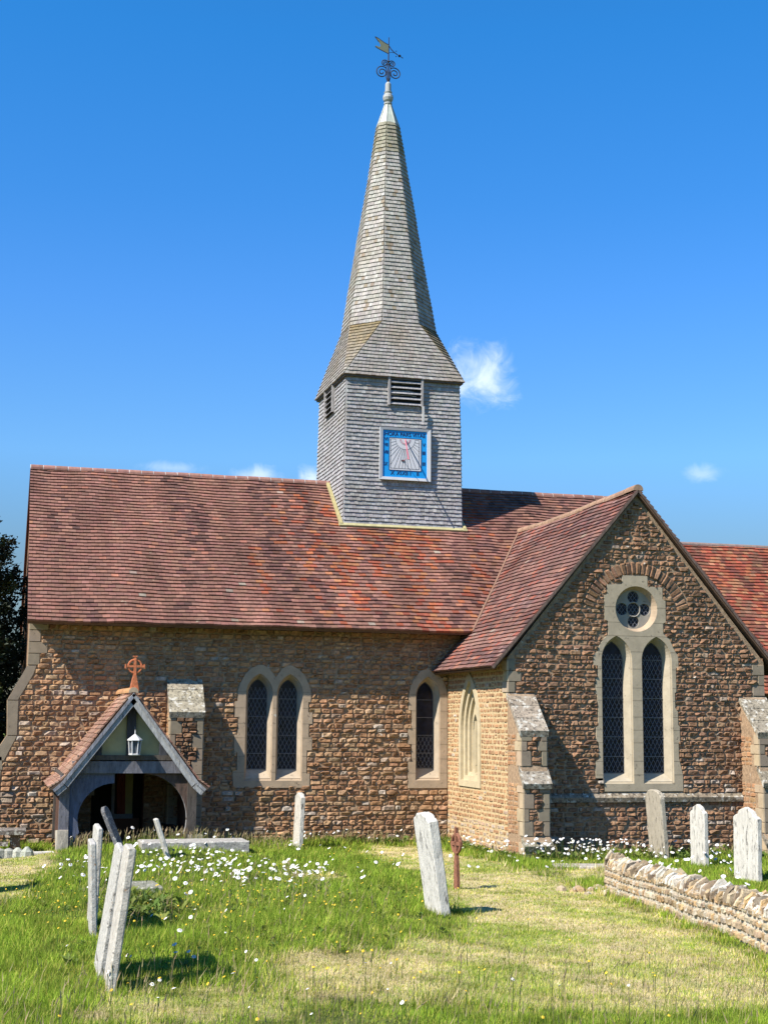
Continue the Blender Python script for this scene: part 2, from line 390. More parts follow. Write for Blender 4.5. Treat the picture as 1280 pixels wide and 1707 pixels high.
# ------------------------------------------------------------------ roof tile tools
def tiles(mb, P00, P10, P01, P11, rows, tw, th, colfn, lap=1.2, sag=.03, jit=.004, sagf=.7):
    P00, P10, P01, P11 = map(Vector, (P00, P10, P01, P11))
    e = (P10-P00) if (P10-P00).length > .05 else (P11-P01)
    nrm = e.cross((P01+P11)/2-(P00+P10)/2).normalized()
    def S(p): return p+nrm*(sag*noise.noise(p*sagf)+sag*.35*noise.noise(p*2.3))
    for r in range(rows):
        t0 = r/rows; t1 = min(1.0, (r+lap)/rows)
        A0 = P00.lerp(P01, t0); B0 = P10.lerp(P11, t0); A1 = P00.lerp(P01, t1); B1 = P10.lerp(P11, t1)
        Lr = max((B0-A0).length, (B1-A1).length*.999)
        k = max(1, round(Lr/tw)); off = .5 if r % 2 else 0
        edges = [0]+[(i+off)/k for i in range(0 if off else 1, k)]+[1]
        g = .0025/max(Lr, .05)
        for i in range(len(edges)-1):
            s0, s1 = edges[i]+g, edges[i+1]-g
            if s1 <= s0: continue
            j = random.uniform(-jit, jit); sl = random.uniform(-jit, jit)*1.5/ max((P01-P00).length, .5)
            a = A0.lerp(B0, s0)+(A1-A0).normalized()*random.uniform(-jit, jit)*1.5; b = B0.lerp(A0, 1-s1)+(a-A0.lerp(B0, s0)); c = A1.lerp(B1, s1); d = A1.lerp(B1, s0)
            a, b, c, d = S(a), S(b), S(c), S(d)
            lift = th+j; up0 = nrm*lift; up1 = nrm*(lift*.15)
            col = colfn((a+b)/2)
            i0 = len(mb.v)
            mb.v += [tuple(a+up0), tuple(b+up0), tuple(c+up1), tuple(d+up1), tuple(a-nrm*.01), tuple(b-nrm*.01), tuple(c-nrm*.012), tuple(d-nrm*.012)]
            mb.f += [(i0, i0+1, i0+2, i0+3), (i0+4, i0+5, i0+1, i0), (i0+5, i0+6, i0+2, i0+1), (i0+7, i0+4, i0, i0+3)]
            mb.c += [col]*4
def ridge(mb, p, q, r, n, colfn, gapcol=(.62,.6,.56), zf=1.0):
    p, q = Vector(p), Vector(q); d = (q-p).normalized(); side = d.cross(Vector((0,0,1))).normalized(); up = side.cross(d)
    for k in range(n):
        a = p.lerp(q, k/n); b = p.lerp(q, (k+1)/n); dz = Vector((0,0,.015*noise.noise(a*.9)))
        for (s, e, rr, cc) in ((a, a.lerp(b, .06), r*.97, gapcol), (a.lerp(b, .06), b, r*random.uniform(1.0, 1.03), colfn(a))):
            pts = []
            for z in (s+dz, e+dz):
                for i in range(9):
                    t = math.pi*(i/8)*1.1-.05*math.pi
                    pts.append(z+side*rr*math.cos(t)+up*rr*math.sin(t)*zf)
            fsx = [(i, i+1, 10+i, 9+i) for i in range(8)]+[tuple(range(8, -1, -1)), tuple(range(9, 18))]
            mb.mesh(pts, fsx, cc)

# =================================================================== THE CHURCH
church = empty('church', (0, 1, -.5), 'brown ironstone village church with red clay tile roofs and a shingled bell tower', 'church')
ZE, ZR, YR = 4.342, 8.665, 4.605; XL = -9.8; SLN = (ZR-ZE)/(YR+.6)
XE = 6.4
# ---- nave south wall
wl = [(-4.575, .63), (-3.86, .62)]
NW = []
for cx, w in wl: NW.append((lancet(cx, w, .86, 2.84, 3.30), lancet(cx, w-.19, 1.12, 2.84, 3.17)))
NW2 = (lancet(-.505, .60, .86, 2.84, 3.30), lancet(-.505, .41, 1.14, 2.84, 3.17))
SUR1 = [(-5.14,.70),(-3.36,.70),(-3.36,1.02),(-3.44,1.02),(-3.44,1.55),(-3.32,1.55),(-3.32,1.85),(-3.40,1.85),(-3.40,2.15),(-3.32,2.15),(-3.32,2.42),(-3.42,2.42),(-3.42,2.66),(-3.36,2.66),(-3.36,2.9),
        (-3.42,3.08),(-3.52,3.28),(-3.66,3.42),(-3.82,3.50),(-3.93,3.50),(-4.06,3.42),(-4.2,3.22),(-4.36,3.42),(-4.50,3.50),(-4.62,3.50),(-4.78,3.42),(-4.92,3.28),(-5.02,3.08),(-5.08,2.9),(-5.08,2.66),(-5.14,2.66),(-5.14,2.3),(-5.06,2.3),(-5.06,1.9),(-5.14,1.9),(-5.14,1.5),(-5.06,1.5),(-5.06,1.1),(-5.16,1.1)]
SUR2 = [(-.98,.68),(-.02,.68),(-.02,2.9),(-.07,3.08),(-.16,3.26),(-.30,3.42),(-.46,3.50),(-.55,3.50),(-.70,3.42),(-.84,3.26),(-.94,3.06),(-.98,2.86),(-.98,2.5),(-.90,2.5),(-.90,2.1),(-.99,2.1),(-.99,1.7),(-.90,1.7),(-.90,1.3),(-.99,1.3)]
SBUT = [(-6.70,-1),(-5.94,-1),(-5.94,3.14),(-6.70,3.14)]
DOOR = lancet(-7.72, 1.15, -.9, 1.0, 1.35)
NO = [(-10.55,-1.2),(0,-1.2),(0,3.5),(1.1,3.5),(1.1,4.6),(XL,4.6),(XL,3.39),(-10.2,2.62),(-10.17,1.85),(-10.5,1.3)]
mb = MB(); sheet(mb, NAVE, NO, [NW[0][0], NW[1][0], NW2[0], DOOR], 0, .75, MORT)
QUO = []
zz = 3.4; k = 0
while zz < 4.5: QUO.append([(XL, zz), (XL+(.42 if k % 2 else .26), zz), (XL+(.42 if k % 2 else .26), zz+.26), (XL, zz+.26)]); zz += .26; k += 1
QB = [[(-10.2,2.62),(-9.98,2.62),(-9.66,3.2),(-9.6,3.39),(XL,3.39)], [(-10.17,1.85),(-9.95,1.85),(-9.95,2.62),(-10.2,2.62)], [(-10.5,1.3),(-10.2,1.3),(-9.95,1.85),(-10.17,1.85)], [(-10.55,-1),(-10.3,-1),(-10.25,1.3),(-10.5,1.3)]]
def wh(u, v): return max(0, .05+.16*(1 if u < -7 and v < 2.2 else 0)*(.5+noise.noise(Vector((u, v*1.5, 1))))+(.05 if v < 0 else 0))
rubble(mb, NAVE, NO, [SUR1, SUR2, SBUT, DOOR]+QUO+QB, palette=P_NAVE, v0=-.7, white=wh)
# the other walls of the nave: plain closed body
wcol = (.27, .15, .09)
XW = XL+.012
mb.poly([(XW,0,-1.2),(XW,0,4.34+.5),(XW,YR,ZR-.1),(XW,YR*2,4.34+.5),(XW,YR*2,-1.2)][::-1], wcol)
mb.poly([(XE,0,-1.2),(XE,YR*2,-1.2),(XE,YR*2,4.84),(XE,YR,ZR-.1),(XE,0,4.84)][::1], wcol)
mb.poly([(XL,YR*2,-1.2),(XE,YR*2,-1.2),(XE,YR*2,4.84),(XL,YR*2,4.84)][::-1], wcol)
def block(mb, fr, q, d=.02, col=ASH, back=-.02):
    n = len(q); c = vary(col, .1)
    cu_ = sum(p[0] for p in q)/n; cv_ = sum(p[1] for p in q)/n
    inn = [(p[0]+(.010 if p[0] < cu_ else -.010), p[1]+(.010 if p[1] < cv_ else -.010)) for p in q]
    vs = [fr(*p, back) for p in q]+[fr(*p, d) for p in inn]
    mb.mesh(vs, [(i, (i+1) % n, n+(i+1) % n, n+i) for i in range(n)]+[tuple(n+i for i in range(n))], c)
mb.use(1)
for q in QUO: block(mb, NAVE, q, .025, ASHG)
for q in QB[:3]: block(mb, NAVE, q, .03, ASHG)
zz = -.7
while zz < 1.2: block(mb, NAVE, [(-10.55,zz),(-10.2-.12*random.random(),zz),(-10.25,zz+.3),(-10.53,zz+.3)], .03, ASHG); zz += .3
mb.build('wall', [M['rubble'], M['ashlar']], church)

def window(fr, sur, pairs, name, extra=(), proud=.03, depth=-.26, lead_top=None, scol=ASH, bars=(), joints=True):
    mb = MB(); holes = [a for a, b in pairs]+list(extra)
    sheet(mb, fr, sur, holes, proud, .06, scol)
    for a, b in pairs:
        n = len(a); mid = [(lerp(a[i][0], b[i][0], .12), lerp(a[i][1], b[i][1], .12)) for i in range(n)]
        loft(mb, fr, a, proud, mid, proud-.045, scol); 
        mid2 = [(lerp(a[i][0], b[i][0], .2), lerp(a[i][1], b[i][1], .2)) for i in range(n)]
        loft(mb, fr, mid, proud-.045, mid2, proud-.045, scol)
        loft(mb, fr, mid2, proud-.045, b, depth, mixc(scol, (.6,.55,.45), .3))
    if joints:                         # fine joints between the dressed blocks
        z = min(p[1] for p in sur)+.35; zt = max(p[1] for p in sur)-.35
        while z < zt:
            iv = scan(sur, z)
            for h in holes: iv = subtract(iv, scan(h, z))
            for a0, b0 in iv:
                mb.poly([fr(a0, z-.004, proud+.002), fr(b0, z-.004, proud+.002), fr(b0, z+.004, proud+.002), fr(a0, z+.004, proud+.002)], (.28,.22,.15))
            z += random.uniform(.27, .42)
    w = mb.build('window', M['ashlar'], church)
    for a, b in pairs:
        p = MB(); u0 = min(q[0] for q in b); u1 = max(q[0] for q in b); v0 = min(q[1] for q in b); v1 = max(q[1] for q in b)
        sheet(p, fr, b, [], depth+.004, 0, (.012, .016, .035)); p.build('pane', M['glass'], w)
        l = MB(); bs = [v for v in np.arange(v0+.35, v1-.1, .42)]
        leads(l, fr, b, depth+.02, vmax=lead_top or v1, bars=bs, col=(.20,.21,.25)); l.build('window_lead', M['iron'], w)
    return w
window(NAVE, SUR1, NW, 'a', lead_top=3.0)
window(NAVE, SUR2, [NW2], 'b', lead_top=1.9)

# ---- small nave buttress
def buttress(fr, u0, u1, prof, slabs, zb=-1.0, name='buttress', quoins=True, low=M['rubble'], sidepal=P_WEST):
    # prof: list of (v, d) from the bottom up to the wall
    mb = MB(); n = len(prof)
    for k in range(n-1):
        (v0, d0), (v1, d1) = prof[k], prof[k+1]
        mb.poly([fr(u0, v0, d0), fr(u1, v0, d0), fr(u1, v1, d1), fr(u0, v1, d1)], MORTG)
        mb.poly([fr(u0, v0, .0), fr(u0, v0, d0), fr(u0, v1, d1), fr(u0, v1, .0)], MORT)
        mb.poly([fr(u1, v0, d0), fr(u1, v0, -.05), fr(u1, v1, -.05), fr(u1, v1, d1)], MORT)
    qb = MB(); k = 0
    for i in range(n-1):
        (v0, d0), (v1, d1) = prof[i], prof[i+1]
        if abs(d1-d0) > .12*abs(v1-v0): continue
        F = Fr(fr(0, 0, d0), fr.U, fr.V)
        v = v0; ex = []
        while v < v1-.05:
            h = min(random.uniform(.2, .32), v1-v)
            if v1-(v+h) < .1: h = v1-v
            wa = (.24 if k % 2 else .13)*random.uniform(.85, 1.15); wb = (.13 if k % 2 else .22)*random.uniform(.85, 1.15)
            for q in ([(u0, v), (u0+wa, v), (u0+wa, v+h), (u0, v+h)], [(u1-wb, v), (u1, v), (u1, v+h), (u1-wb, v+h)]):
                block(qb, F, q, .018, ASHG); ex.append(q)
            # return faces
            for (U_, uu, sgn) in ((u0, u0, -1), (u1, u1, 1)):
                dd = min(d0*.6, .2 if k % 2 else .34)
                if sgn < 0:
                    G = Fr(fr(u0, 0, 0), fr.N, fr.V)        # normal = N x V = -U
                    block(qb, G, [(d0-dd, v), (d0+.016, v), (d0+.016, v+h), (d0-dd, v+h)], .016, (.50,.39,.26))
                else:
                    G = Fr(fr(u1, 0, 0), -fr.N, fr.V)
                    block(qb, G, [(-d0-.016, v), (-d0+dd, v), (-d0+dd, v+h), (-d0-.016, v+h)], .016, ASHG)
            v += h; k += 1
        rubble(mb, F, [(u0,v0),(u1,v0),(u1,v1),(u0,v1)], ex, palette=P_GAB, w=(.1,.22))
        G = Fr(fr(u0, 0, 0), fr.N, fr.V)
        rubble(mb, G, [(0,v0),(d0-.3,v0),(d0-.3,v1),(0,v1)], [], palette=sidepal, prot=.012, rough=.01, w=(.12,.25))
    mb.use(1); mb.mesh(qb.v, [], ()); off = len(mb.v)-len(qb.v)
    for f_, c_ in zip(qb.f, qb.c): mb.f.append(tuple(off+k_ for k_ in f_)); mb.c.append(c_)
    b = mb.build(name, [low, M['ashlar']], church)
    for (va, da, vb, db, split) in slabs:      # sloping weathering stones from top (va,da) down to (vb,db)
        for s in range(split):
            t0, t1 = s/split, (s+1)/split
            a = (lerp(va, vb, t0), lerp(da, db, t0)); c = (lerp(va, vb, t1), lerp(da, db, t1))
            o = .012*s; e = .03
            loop = [fr(u0-e, a[0]+o, a[1]), fr(u0-e, a[0]-.10+o, a[1]-.02), fr(u0-e, c[0]-.09, c[1]-.02), fr(u0-e, c[0]+.012+o, c[1]+.012)]
            sb = MB(); sb.prism(loop, fr.U*(u1-u0+2*e), vary((.36,.31,.24), .12)); sb.build('weathering_slab', M['slab'], b)
    return b
SPN = [(-1,.6), (2.33,.58), (3.08,.03)]
buttress(NAVE, -6.68, -5.94, SPN, [(3.16,.0,2.36,.66,3)])

# ---- transept gable wall
ZT, ZTE = 7.38, 3.42; SLT = (ZT-ZTE)/3.40; TX = 3.05; TWd = 6.1
GW = [(lancet(2.515,.72,.95,3.60,4.12), lancet(2.515,.50,1.17,3.60,4.0)), (lancet(3.465,.72,.95,3.60,4.12), lancet(3.465,.50,1.17,3.60,4.0))]
ROSE = circle(3.0, 4.72, .50, 36)
def zc(x, y): return (2.19+((960+x/3.968)-1007)*.01385, 1.04+(1300-(920+y/3.968))*.01297)
gs = [(185,1585),(180,1500),(128,1500),(128,1390),(150,1380),(150,1270),(135,1260),(135,1170),(150,1160),(150,1050),(145,960),(135,950),(135,850),(152,840),(152,765),(122,765),(122,690),(148,680),(165,630),(195,585),(225,560),(225,470),(202,460),(202,300),(220,290),(220,225),(325,218),(325,158),(498,158),(498,228),(600,230),(600,310),(620,320),(620,465),(600,475),(600,545),(640,575),(668,640),(700,695),(700,765),(682,775),(682,930),(672,940),(672,1040),(690,1050),(690,1150),(700,1160),(700,1260),(690,1270),(690,1370),(715,1480),(715,1585)]
SUR3 = [zc(*p) for p in gs][::-1]
zroof = lambda x: ZT-SLT*abs(x-TX)
GO = [(.015,-1.2),(TWd,-1.2),(TWd,3.62),(TX,zroof(TX)-.12),(.015,3.62)]
mb = MB(); sheet(mb, GAB, GO, [GW[0][0], GW[1][0], ROSE], 0, .6, MORTG)
# relieving arch of rough voussoirs above the round window
RA = [(3.0+1.32*math.cos(t), 4.45+1.32*math.sin(t)) for t in np.linspace(.25, math.pi-.25, 20)]+[(3.0+1.02*math.cos(t), 4.45+1.02*math.sin(t)) for t in np.linspace(math.pi-.25, .25, 20)]
GQ = []
zz = 2.86; k = 0
while zz < 3.55:
    w = .30 if k % 2 else .16; GQ.append([(0,zz),(w,zz),(w,zz+.23),(0,zz+.23)]); w2 = .16 if k % 2 else .30; GQ.append([(TWd-w2,zz),(TWd,zz),(TWd,zz+.23),(TWd-w2,zz+.23)]); zz += .23; k += 1
STR = [(.5,.58),(5.6,.58),(5.6,.74),(.5,.74)]
def whg(u, v): return .03+(.26*(.6+.9*noise.noise(Vector((u*1.3, v*1.5, 5)))) if v < .5 else 0)+(.16 if .74 < v < 1.05 else 0)
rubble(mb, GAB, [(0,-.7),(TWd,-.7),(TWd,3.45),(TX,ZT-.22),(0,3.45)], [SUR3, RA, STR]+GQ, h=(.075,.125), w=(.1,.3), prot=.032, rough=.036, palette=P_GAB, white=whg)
nv = 26
for i in range(nv):
    t0 = lerp(.25, math.pi-.25, i/nv); t1 = lerp(.25, math.pi-.25, (i+1)/nv)-.012
    q = [(3.0+r*math.cos(t), 4.45+r*math.sin(t)) for r, t in ((1.02,t0),(1.32,t0),(1.32,t1),(1.02,t1))]
    stone(mb, GAB, q, .035, .03, P_GAB(*q[0]), 3, 3)
# lean plinth stones and closed back of the transept (east side)
mb.poly([(TWd-.012,YG+.01,-1.2),(TWd-.012,0,-1.2),(TWd-.012,0,3.7),(TWd-.012,YG+.01,3.7)], wcol)
mb.use(1)
for q in GQ: block(mb, GAB, q, .028, ASHG)
for q in GQ[::2]:
    ww = .46-q[1][0]; block(mb, WEST, [(4.08-ww,q[0][1]),(4.105,q[0][1]),(4.105,q[2][1]),(4.08-ww,q[2][1])], .02, (.48,.40,.28))
mb.build('wall', [M['rubble'], M['ashlar']], church)
w3 = window(GAB, SUR3, GW, 'c', [ROSE], lead_top=3.75, scol=ASHC)
# round window sub-parts: plate tracery
mb = MB()
lob = [circle(3.0, 4.72, .155, 18)]+[circle(3.0+.27*math.cos(a), 4.72+.27*math.sin(a), .135, 18) for a in (0, math.pi/2, math.pi, 1.5*math.pi)]
RI = circle(3.0, 4.72, .43, 36)
loft(mb, GAB, ROSE, .03, circle(3.0,4.72,.47,36), -.05, ASH); loft(mb, GAB, circle(3.0,4.72,.47,36), -.05, circle(3.0,4.72,.43,36), -.13, ASH)
sheet(mb, GAB, RI, lob, -.13, 0, (.36,.33,.28))
for c in lob: loft(mb, GAB, c, -.13, c, -.17, (.36,.33,.28))
for t in np.linspace(0, 2*math.pi, 25)[:-1]:
    pass
tr = mb.build('tracery', M['ashlar'], church)
mb = MB(); mb.tube([GAB(3.0+.16*math.cos(t), 4.72+.16*math.sin(t), -.125) for t in np.linspace(0, 2*math.pi, 25)], .012, 5, (.4,.37,.33)); mb.build('glazing_ring', M['ashlar'], tr)
mb = MB(); sheet(mb, GAB, RI, [], -.175, 0, (.006,.009,.024)); mb.build('pane', M['glass'], tr)
for c in lob: mb = MB(); leads(mb, GAB, c, -.165, .09, .12, col=(.20,.21,.25)); mb.build('window_lead', M['iron'], tr)
# ledge under the big window + string course
mb = MB()
def strip(mb, fr, u0, u1, pr, col, n=8):
    for k in range(n):
        a, b = lerp(u0, u1, k/n)+.003, lerp(u0, u1, (k+1)/n)-.003
        mb.prism([fr(a, v, d) for v, d in pr], fr.U*(b-a), vary(col, .12))
PS = [(.56,-.02),(.56,.07),(.66,.09),(.76,.0),(.76,-.02)][::-1]
strip(mb, GAB, .57, 5.46, PS, ASHG, 9)
mb.build('string_course', M['slab'], church)
SP1 = [(-1,.96),(-.18,.96),(-.06,.88),(.95,.87),(1.34,.76),(2.02,.73),(2.83,.03)]
SLB = [(2.85,.0,2.03,.80,3), (1.36,.70,.98,.96,1), (-.06,.84,-.26,1.02,1)]
buttress(GAB, .0, .57, SP1, SLB)
buttress(GAB, 5.48, 6.10, SP1, SLB)

# ---- transept west wall with its traceried window
WSUR = lancet(1.64, 1.50, .78, 2.05, 3.36, 12); WA = lancet(1.64, 1.16, .92, 2.05, 3.18, 12); WB = lancet(1.64, .98, 1.02, 2.05, 3.02, 12); WC = lancet(1.64, .86, 1.10, 2.05, 2.92, 12)
mb = MB(); WO = [(0,-1.2),(4.06,-1.2),(4.06,3.6),(0,3.6)]
sheet(mb, WEST, WO, [WA], 0, .5, MORTW)
def whw(u, v): return .04+(.5 if v < .1 else 0)
rubble(mb, WEST, [(0,-.7),(4.08,-.7),(4.08,3.55),(0,3.55)], [WSUR, [(3.8,2.8),(4.1,2.8),(4.1,3.5),(3.8,3.5)]], h=(.10,.125), w=(.12,.26), prot=.01, rough=.012, gap=.026, palette=P_WEST, white=whw, wob=.006)
mb.build('wall', M['rubble'], church)
WC_ = (.60, .50, .33)
mb = MB(); sheet(mb, WEST, WSUR, [WA], .03, .05, WC_)
loft(mb, WEST, WA, .03, WA, -.04, WC_); loft(mb, WEST, WA, -.04, WB, -.05, WC_); loft(mb, WEST, WB, -.05, WB, -.11, WC_); loft(mb, WEST, WB, -.11, WC, -.13, WC_); loft(mb, WEST, WC, -.13, WC, -.22, WC_)
L1 = lancet(1.425, .36, 1.16, 2.0, 2.42); L2 = lancet(1.855, .36, 1.16, 2.0, 2.42); Q1 = circle(1.64, 2.56, .13, 16)
sheet(mb, WEST, WC, [L1, L2, Q1], -.2, 0, WC_)
for s in (L1, L2, Q1): loft(mb, WEST, s, -.2, [(lerp(1.64 if s is Q1 else (1.425 if s is L1 else 1.855), p[0], .8), p[1]*.97+.05) for p in s], -.3, WC_)
mb.prism([WEST(1.64-.03,1.1,-.2),WEST(1.64+.03,1.1,-.2),WEST(1.64+.015,1.1,-.12),WEST(1.64-.015,1.1,-.12)], Vector((0,0,1.15)), WC_)
w4 = mb.build('window', M['ashlar'], church)
mb = MB(); sheet(mb, WEST, WC, [], -.31, 0, (.02,.022,.03)); mb.build('pane', M['glass'], w4)

# ---- roofs
def roofcol(kind):
    def f(p):
        x, y, z = p
        n1 = noise.noise(Vector((x*.9, y*.6, z*.35))); n2 = noise.noise(Vector((x*2.6+5, 7, z*1.1))); r = random.random()
        base = (.30, .125, .095)
        if kind == 'nave':
            base = mixc((.30,.145,.115), (.36,.175,.13), .5+n2*.8)
            o = max(0, 1-abs(x+2.4)/1.7)*.8 if x < -1.9 else max(0, 1-abs(x+.6)/3.4)*.75
            o = o*max(0, min(1, .75+n1*1.4+n2*.6))
            if abs(x+4.35+.15*n1) < .22 and z < 6.4: o = max(o, .55*max(0, .6+n2))
            if random.random() < o*.9: base = random.choice([(.42,.115,.06), (.46,.15,.07), (.38,.105,.065), (.47,.20,.10)])
            dk = max(0, 1-((x+3.0+n1*.4)/.55)**2)*.55+max(0, noise.noise(Vector((x*.9+11, 3, z*.5)))-.15)*1.2
            if x > 0: dk += .3*max(0, n1+.4)
            if random.random() < dk: base = mixc(base, (.13,.065,.06), .7)
        elif kind == 'west':
            base = mixc((.31,.165,.135), (.25,.12,.10), .5+n2)
            if random.random() < .22+.5*n1: base = random.choice([(.40,.125,.085), (.36,.16,.12), (.33,.19,.165)])
            if random.random() < .15+.4*n2: base = mixc(base, (.16,.10,.10), .6)
        elif kind == 'chancel':
            base = random.choice([(.42,.105,.06), (.45,.15,.075), (.34,.09,.055), (.42,.20,.11)])
            if random.random() < .35+1.2*n2: base = mixc(base, (.16,.075,.06), .6)
        elif kind == 'porch':
            base = random.choice([(.36,.21,.15), (.31,.17,.125), (.40,.26,.19), (.27,.14,.10)])
        if r < .003: base = (.42,.33,.26)
        elif r < .03: base = mixc(base, (.6,.25,.15), .5)
        st_ = noise.noise(Vector((x*2.0, y*.5, z*.12+30)))+.6*noise.noise(Vector((x*5.5, y*1.2, z*.25+9)))
        g_ = {'nave': .76, 'west': .79, 'chancel': .82, 'porch': .95}[kind]*(1+.38*st_)
        base = tuple(b_*g_ for b_ in base)
        return vary(base, .16, .05)
    return f
# nave south slope + plain north slope
mb = MB()
e = (XL-.06, -.60, ZE); 
tiles(mb, e, (XE+.1, -.60, ZE), (XL-.06, YR, ZR), (XE+.1, YR, ZR), 46, .17, .046, roofcol('nave'), sag=.045)
def slab(mb, a, b, c, d, th, col):
    a, b, c, d = map(Vector, (a, b, c, d)); n = (b-a).cross(d-a).normalized()
    t = [p-n*.016 for p in (a, b, c, d)]; u = [p-n*th for p in (a, b, c, d)]
    mb.mesh(t+u, [(0,1,2,3), (7,6,5,4), (0,4,5,1), (1,5,6,2), (2,6,7,3), (3,7,4,0)], col)
slab(mb, (XL-.05,-.585,ZE+.01), (XE+.1,-.585,ZE+.01), (XE+.1,YR,ZR), (XL-.05,YR,ZR), .09, (.16,.09,.06))
slab(mb, (XE+.1,YR*2+.6,ZE), (XL-.06,YR*2+.6,ZE), (XL-.06,YR,ZR), (XE+.1,YR,ZR), .09, (.30,.12,.09))
rn = mb.build('roof', M['tile'], church)
RC = lambda p: vary((.33,.17,.14), .12)
mb = MB(); ridge(mb, (XL-.06,YR,ZR-.03), (XE+.1,YR,ZR-.03), .105, 52, RC); mb.build('ridge_tile', M['tile'], rn)
# timber wall plate + soffit strip under the nave eaves
mb = MB(); mb.box((XL+.02,-.5,4.36),(-.02,-.004,4.43),(.10,.06,.04)); 
for x in np.arange(XL+.3, 0, .45): mb.box((x,-.52,4.30),(x+.08,-.03,4.37),(.09,.055,.04))
mb.build('rafter', M['wood'], rn)
# transept roof (bellcast at the eaves)
mb = MB(); YB = 3.2; YF = YG-.14
xk = .42; zk = zroof(xk)
xe_, ze_ = -.40, 3.40
tiles(mb, (xe_,YB,ze_), (xe_,YF,ze_), (xk,YB,zk), (xk,YF,zk), 10, .17, .042, roofcol('west'), sag=.02)
tiles(mb, (xk,YB,zk), (xk,YF,zk), (TX,YB,ZT), (TX,YF,ZT), 30, .17, .042, roofcol('west'), sag=.035)
slab(mb, (xe_+.02,YB,ze_-.01), (xe_+.02,YF+.03,ze_-.01), (xk,YF+.03,zk-.01), (xk,YB,zk-.01), .07, (.13,.08,.055))
slab(mb, (xk,YB,zk-.01), (xk,YF+.03,zk-.01), (TX,YF+.03,ZT-.01), (TX,YB,ZT-.01), .07, (.13,.08,.055))
X2 = 2*TX
tiles(mb, (X2-xk,YF,zk), (X2-xk,YB,zk), (TX,YF,ZT), (TX,YB,ZT), 30, .17, .042, roofcol('west'), sag=.02)
tiles(mb, (X2-xe_,YF,ze_), (X2-xe_,YB,ze_), (X2-xk,YF,zk), (X2-xk,YB,zk), 10, .17, .042, roofcol('west'), sag=.02)
slab(mb, (X2-xk,YF+.03,zk-.01), (X2-xk,YB,zk-.01), (TX,YB,ZT-.01), (TX,YF+.03,ZT-.01), .07, (.13,.08,.055))
slab(mb, (X2-xe_-.02,YF+.03,ze_-.01), (X2-xe_-.02,YB,ze_-.01), (X2-xk,YB,zk-.01), (X2-xk,YF+.03,zk-.01), .07, (.13,.08,.055))
rt = mb.build('roof', M['tile'], church)
mb = MB(); SC = lambda p: vary((.34,.215,.145), .10)
pts = [(YF, ZT), (-2.2, ZT-.03), (-.6, ZT-.07), (1.2, ZT-.08), (3.1, ZT-.03)]
for a, b in zip(pts, pts[1:]): ridge(mb, (TX,a[0],a[1]-.02), (TX,b[0],b[1]-.02), .12, 4, SC, gapcol=(.34,.23,.16))
# valley fillet
V0 = Vector((TX,3.06,7.40)); V1 = Vector((.44,-.60,4.37))
mb.tube([V0.lerp(V1, t)+Vector((0,0,.012*math.sin(t*9))) for t in np.linspace(0, 1, 16)], .042, 6, (.25,.145,.10))
mb.build('ridge_tile', M['tile'], rt)
# mortar edge along the gable verge
mb = MB()
for sgn in (-1, 1):
    prev = None
    for (x, z) in [(TX,ZT),(TX-(TX-xk),zk),(xe_+.02,ze_)]:
        X = x if sgn < 0 else X2-x
        if prev: mb.bar((prev[0],YF+.05,prev[1]-.03), (X,YF+.05,z-.03), .05, .10, (0,-1,0), (.17,.12,.10))
        prev = (X, z)
mb.build('verge', M['wood'], rt)
# chancel roof beyond the transept
ZC = 7.45
mb = MB(); zce = ZC-SLN*(YR+.2)*1.0
tiles(mb, (6.5,-.6,ZC-.86*(YR+.6)), (16,-.6,ZC-.86*(YR+.6)), (6.5,YR,ZC), (16,YR,ZC), 44, .17, .044, roofcol('chancel'), sag=.03)
slab(mb, (6.5,-.585,ZC-.86*(YR+.6)+.01), (16,-.585,ZC-.86*(YR+.6)+.01), (16,YR,ZC), (6.5,YR,ZC), .09, (.16,.09,.06))
slab(mb, (16,YR*2+.6,ZC-4.47), (6.5,YR*2+.6,ZC-4.47), (6.5,YR,ZC), (16,YR,ZC), .09, (.30,.12,.09))
rc = mb.build('roof', M['tile'], church)
mb = MB(); ridge(mb, (6.5,YR,ZC-.03), (16,YR,ZC-.03), .09, 32, lambda p: vary((.27,.20,.18), .1), gapcol=(.3,.25,.22)); mb.build('ridge_tile', M['tile'], rc)
mb = MB(); sheet(mb, Fr((0,.1,0),(1,0,0),(0,0,1)), [(6.1,-1.2),(15.9,-1.2),(15.9,3.2),(6.1,3.2)], [], 0, .5, MORTG)
rubble(mb, Fr((0,.1,0),(1,0,0),(0,0,1)), [(6.1,-.7),(15.9,-.7),(15.9,3.1),(6.1,3.1)], [], palette=P_GAB)
mb.poly([(15.88,.1,-1.2),(15.88,YR*2,-1.2),(15.88,YR*2,3.6),(15.88,YR,ZC-.1),(15.88,.1,3.6)], wcol)
mb.build('wall', M['rubble'], church)

# ---- bell tower
TC = Vector((-.28, YR)); ZTB, ZTT = 6.9, 11.42; HB, HT = 1.64, 1.57
def shcol(p):
    n1 = noise.noise(Vector(p)*1.3)
    c = mixc((.31,.305,.31), (.45,.44,.45), random.random())
    c = mixc(c, (.32,.27,.22), max(0, n1)*.5)
    if p[2] > 11.3 and p[2] < 13.3:
        c = mixc(c, (.30,.25,.19), .45+.3*n1)
    if p[2] > 13.3:
        c = mixc(c, (.42,.38,.27), .30)
        if random.random() < .10: c = mixc(c, (.23,.17,.10), .7)
    if p[2] > 18.2: c = mixc(c, (.22,.20,.10), .55)
    return vary(c, .14, .03)
def mosscol(p):
    t = max(0, min(1, (p[2]-11.4)/1.6)); c = shcol(p)
    return mixc(c, vary((.20,.145,.055), .3), min(.95, .15+.75*t+.3*noise.noise(Vector(p)*2)))
mb = MB()
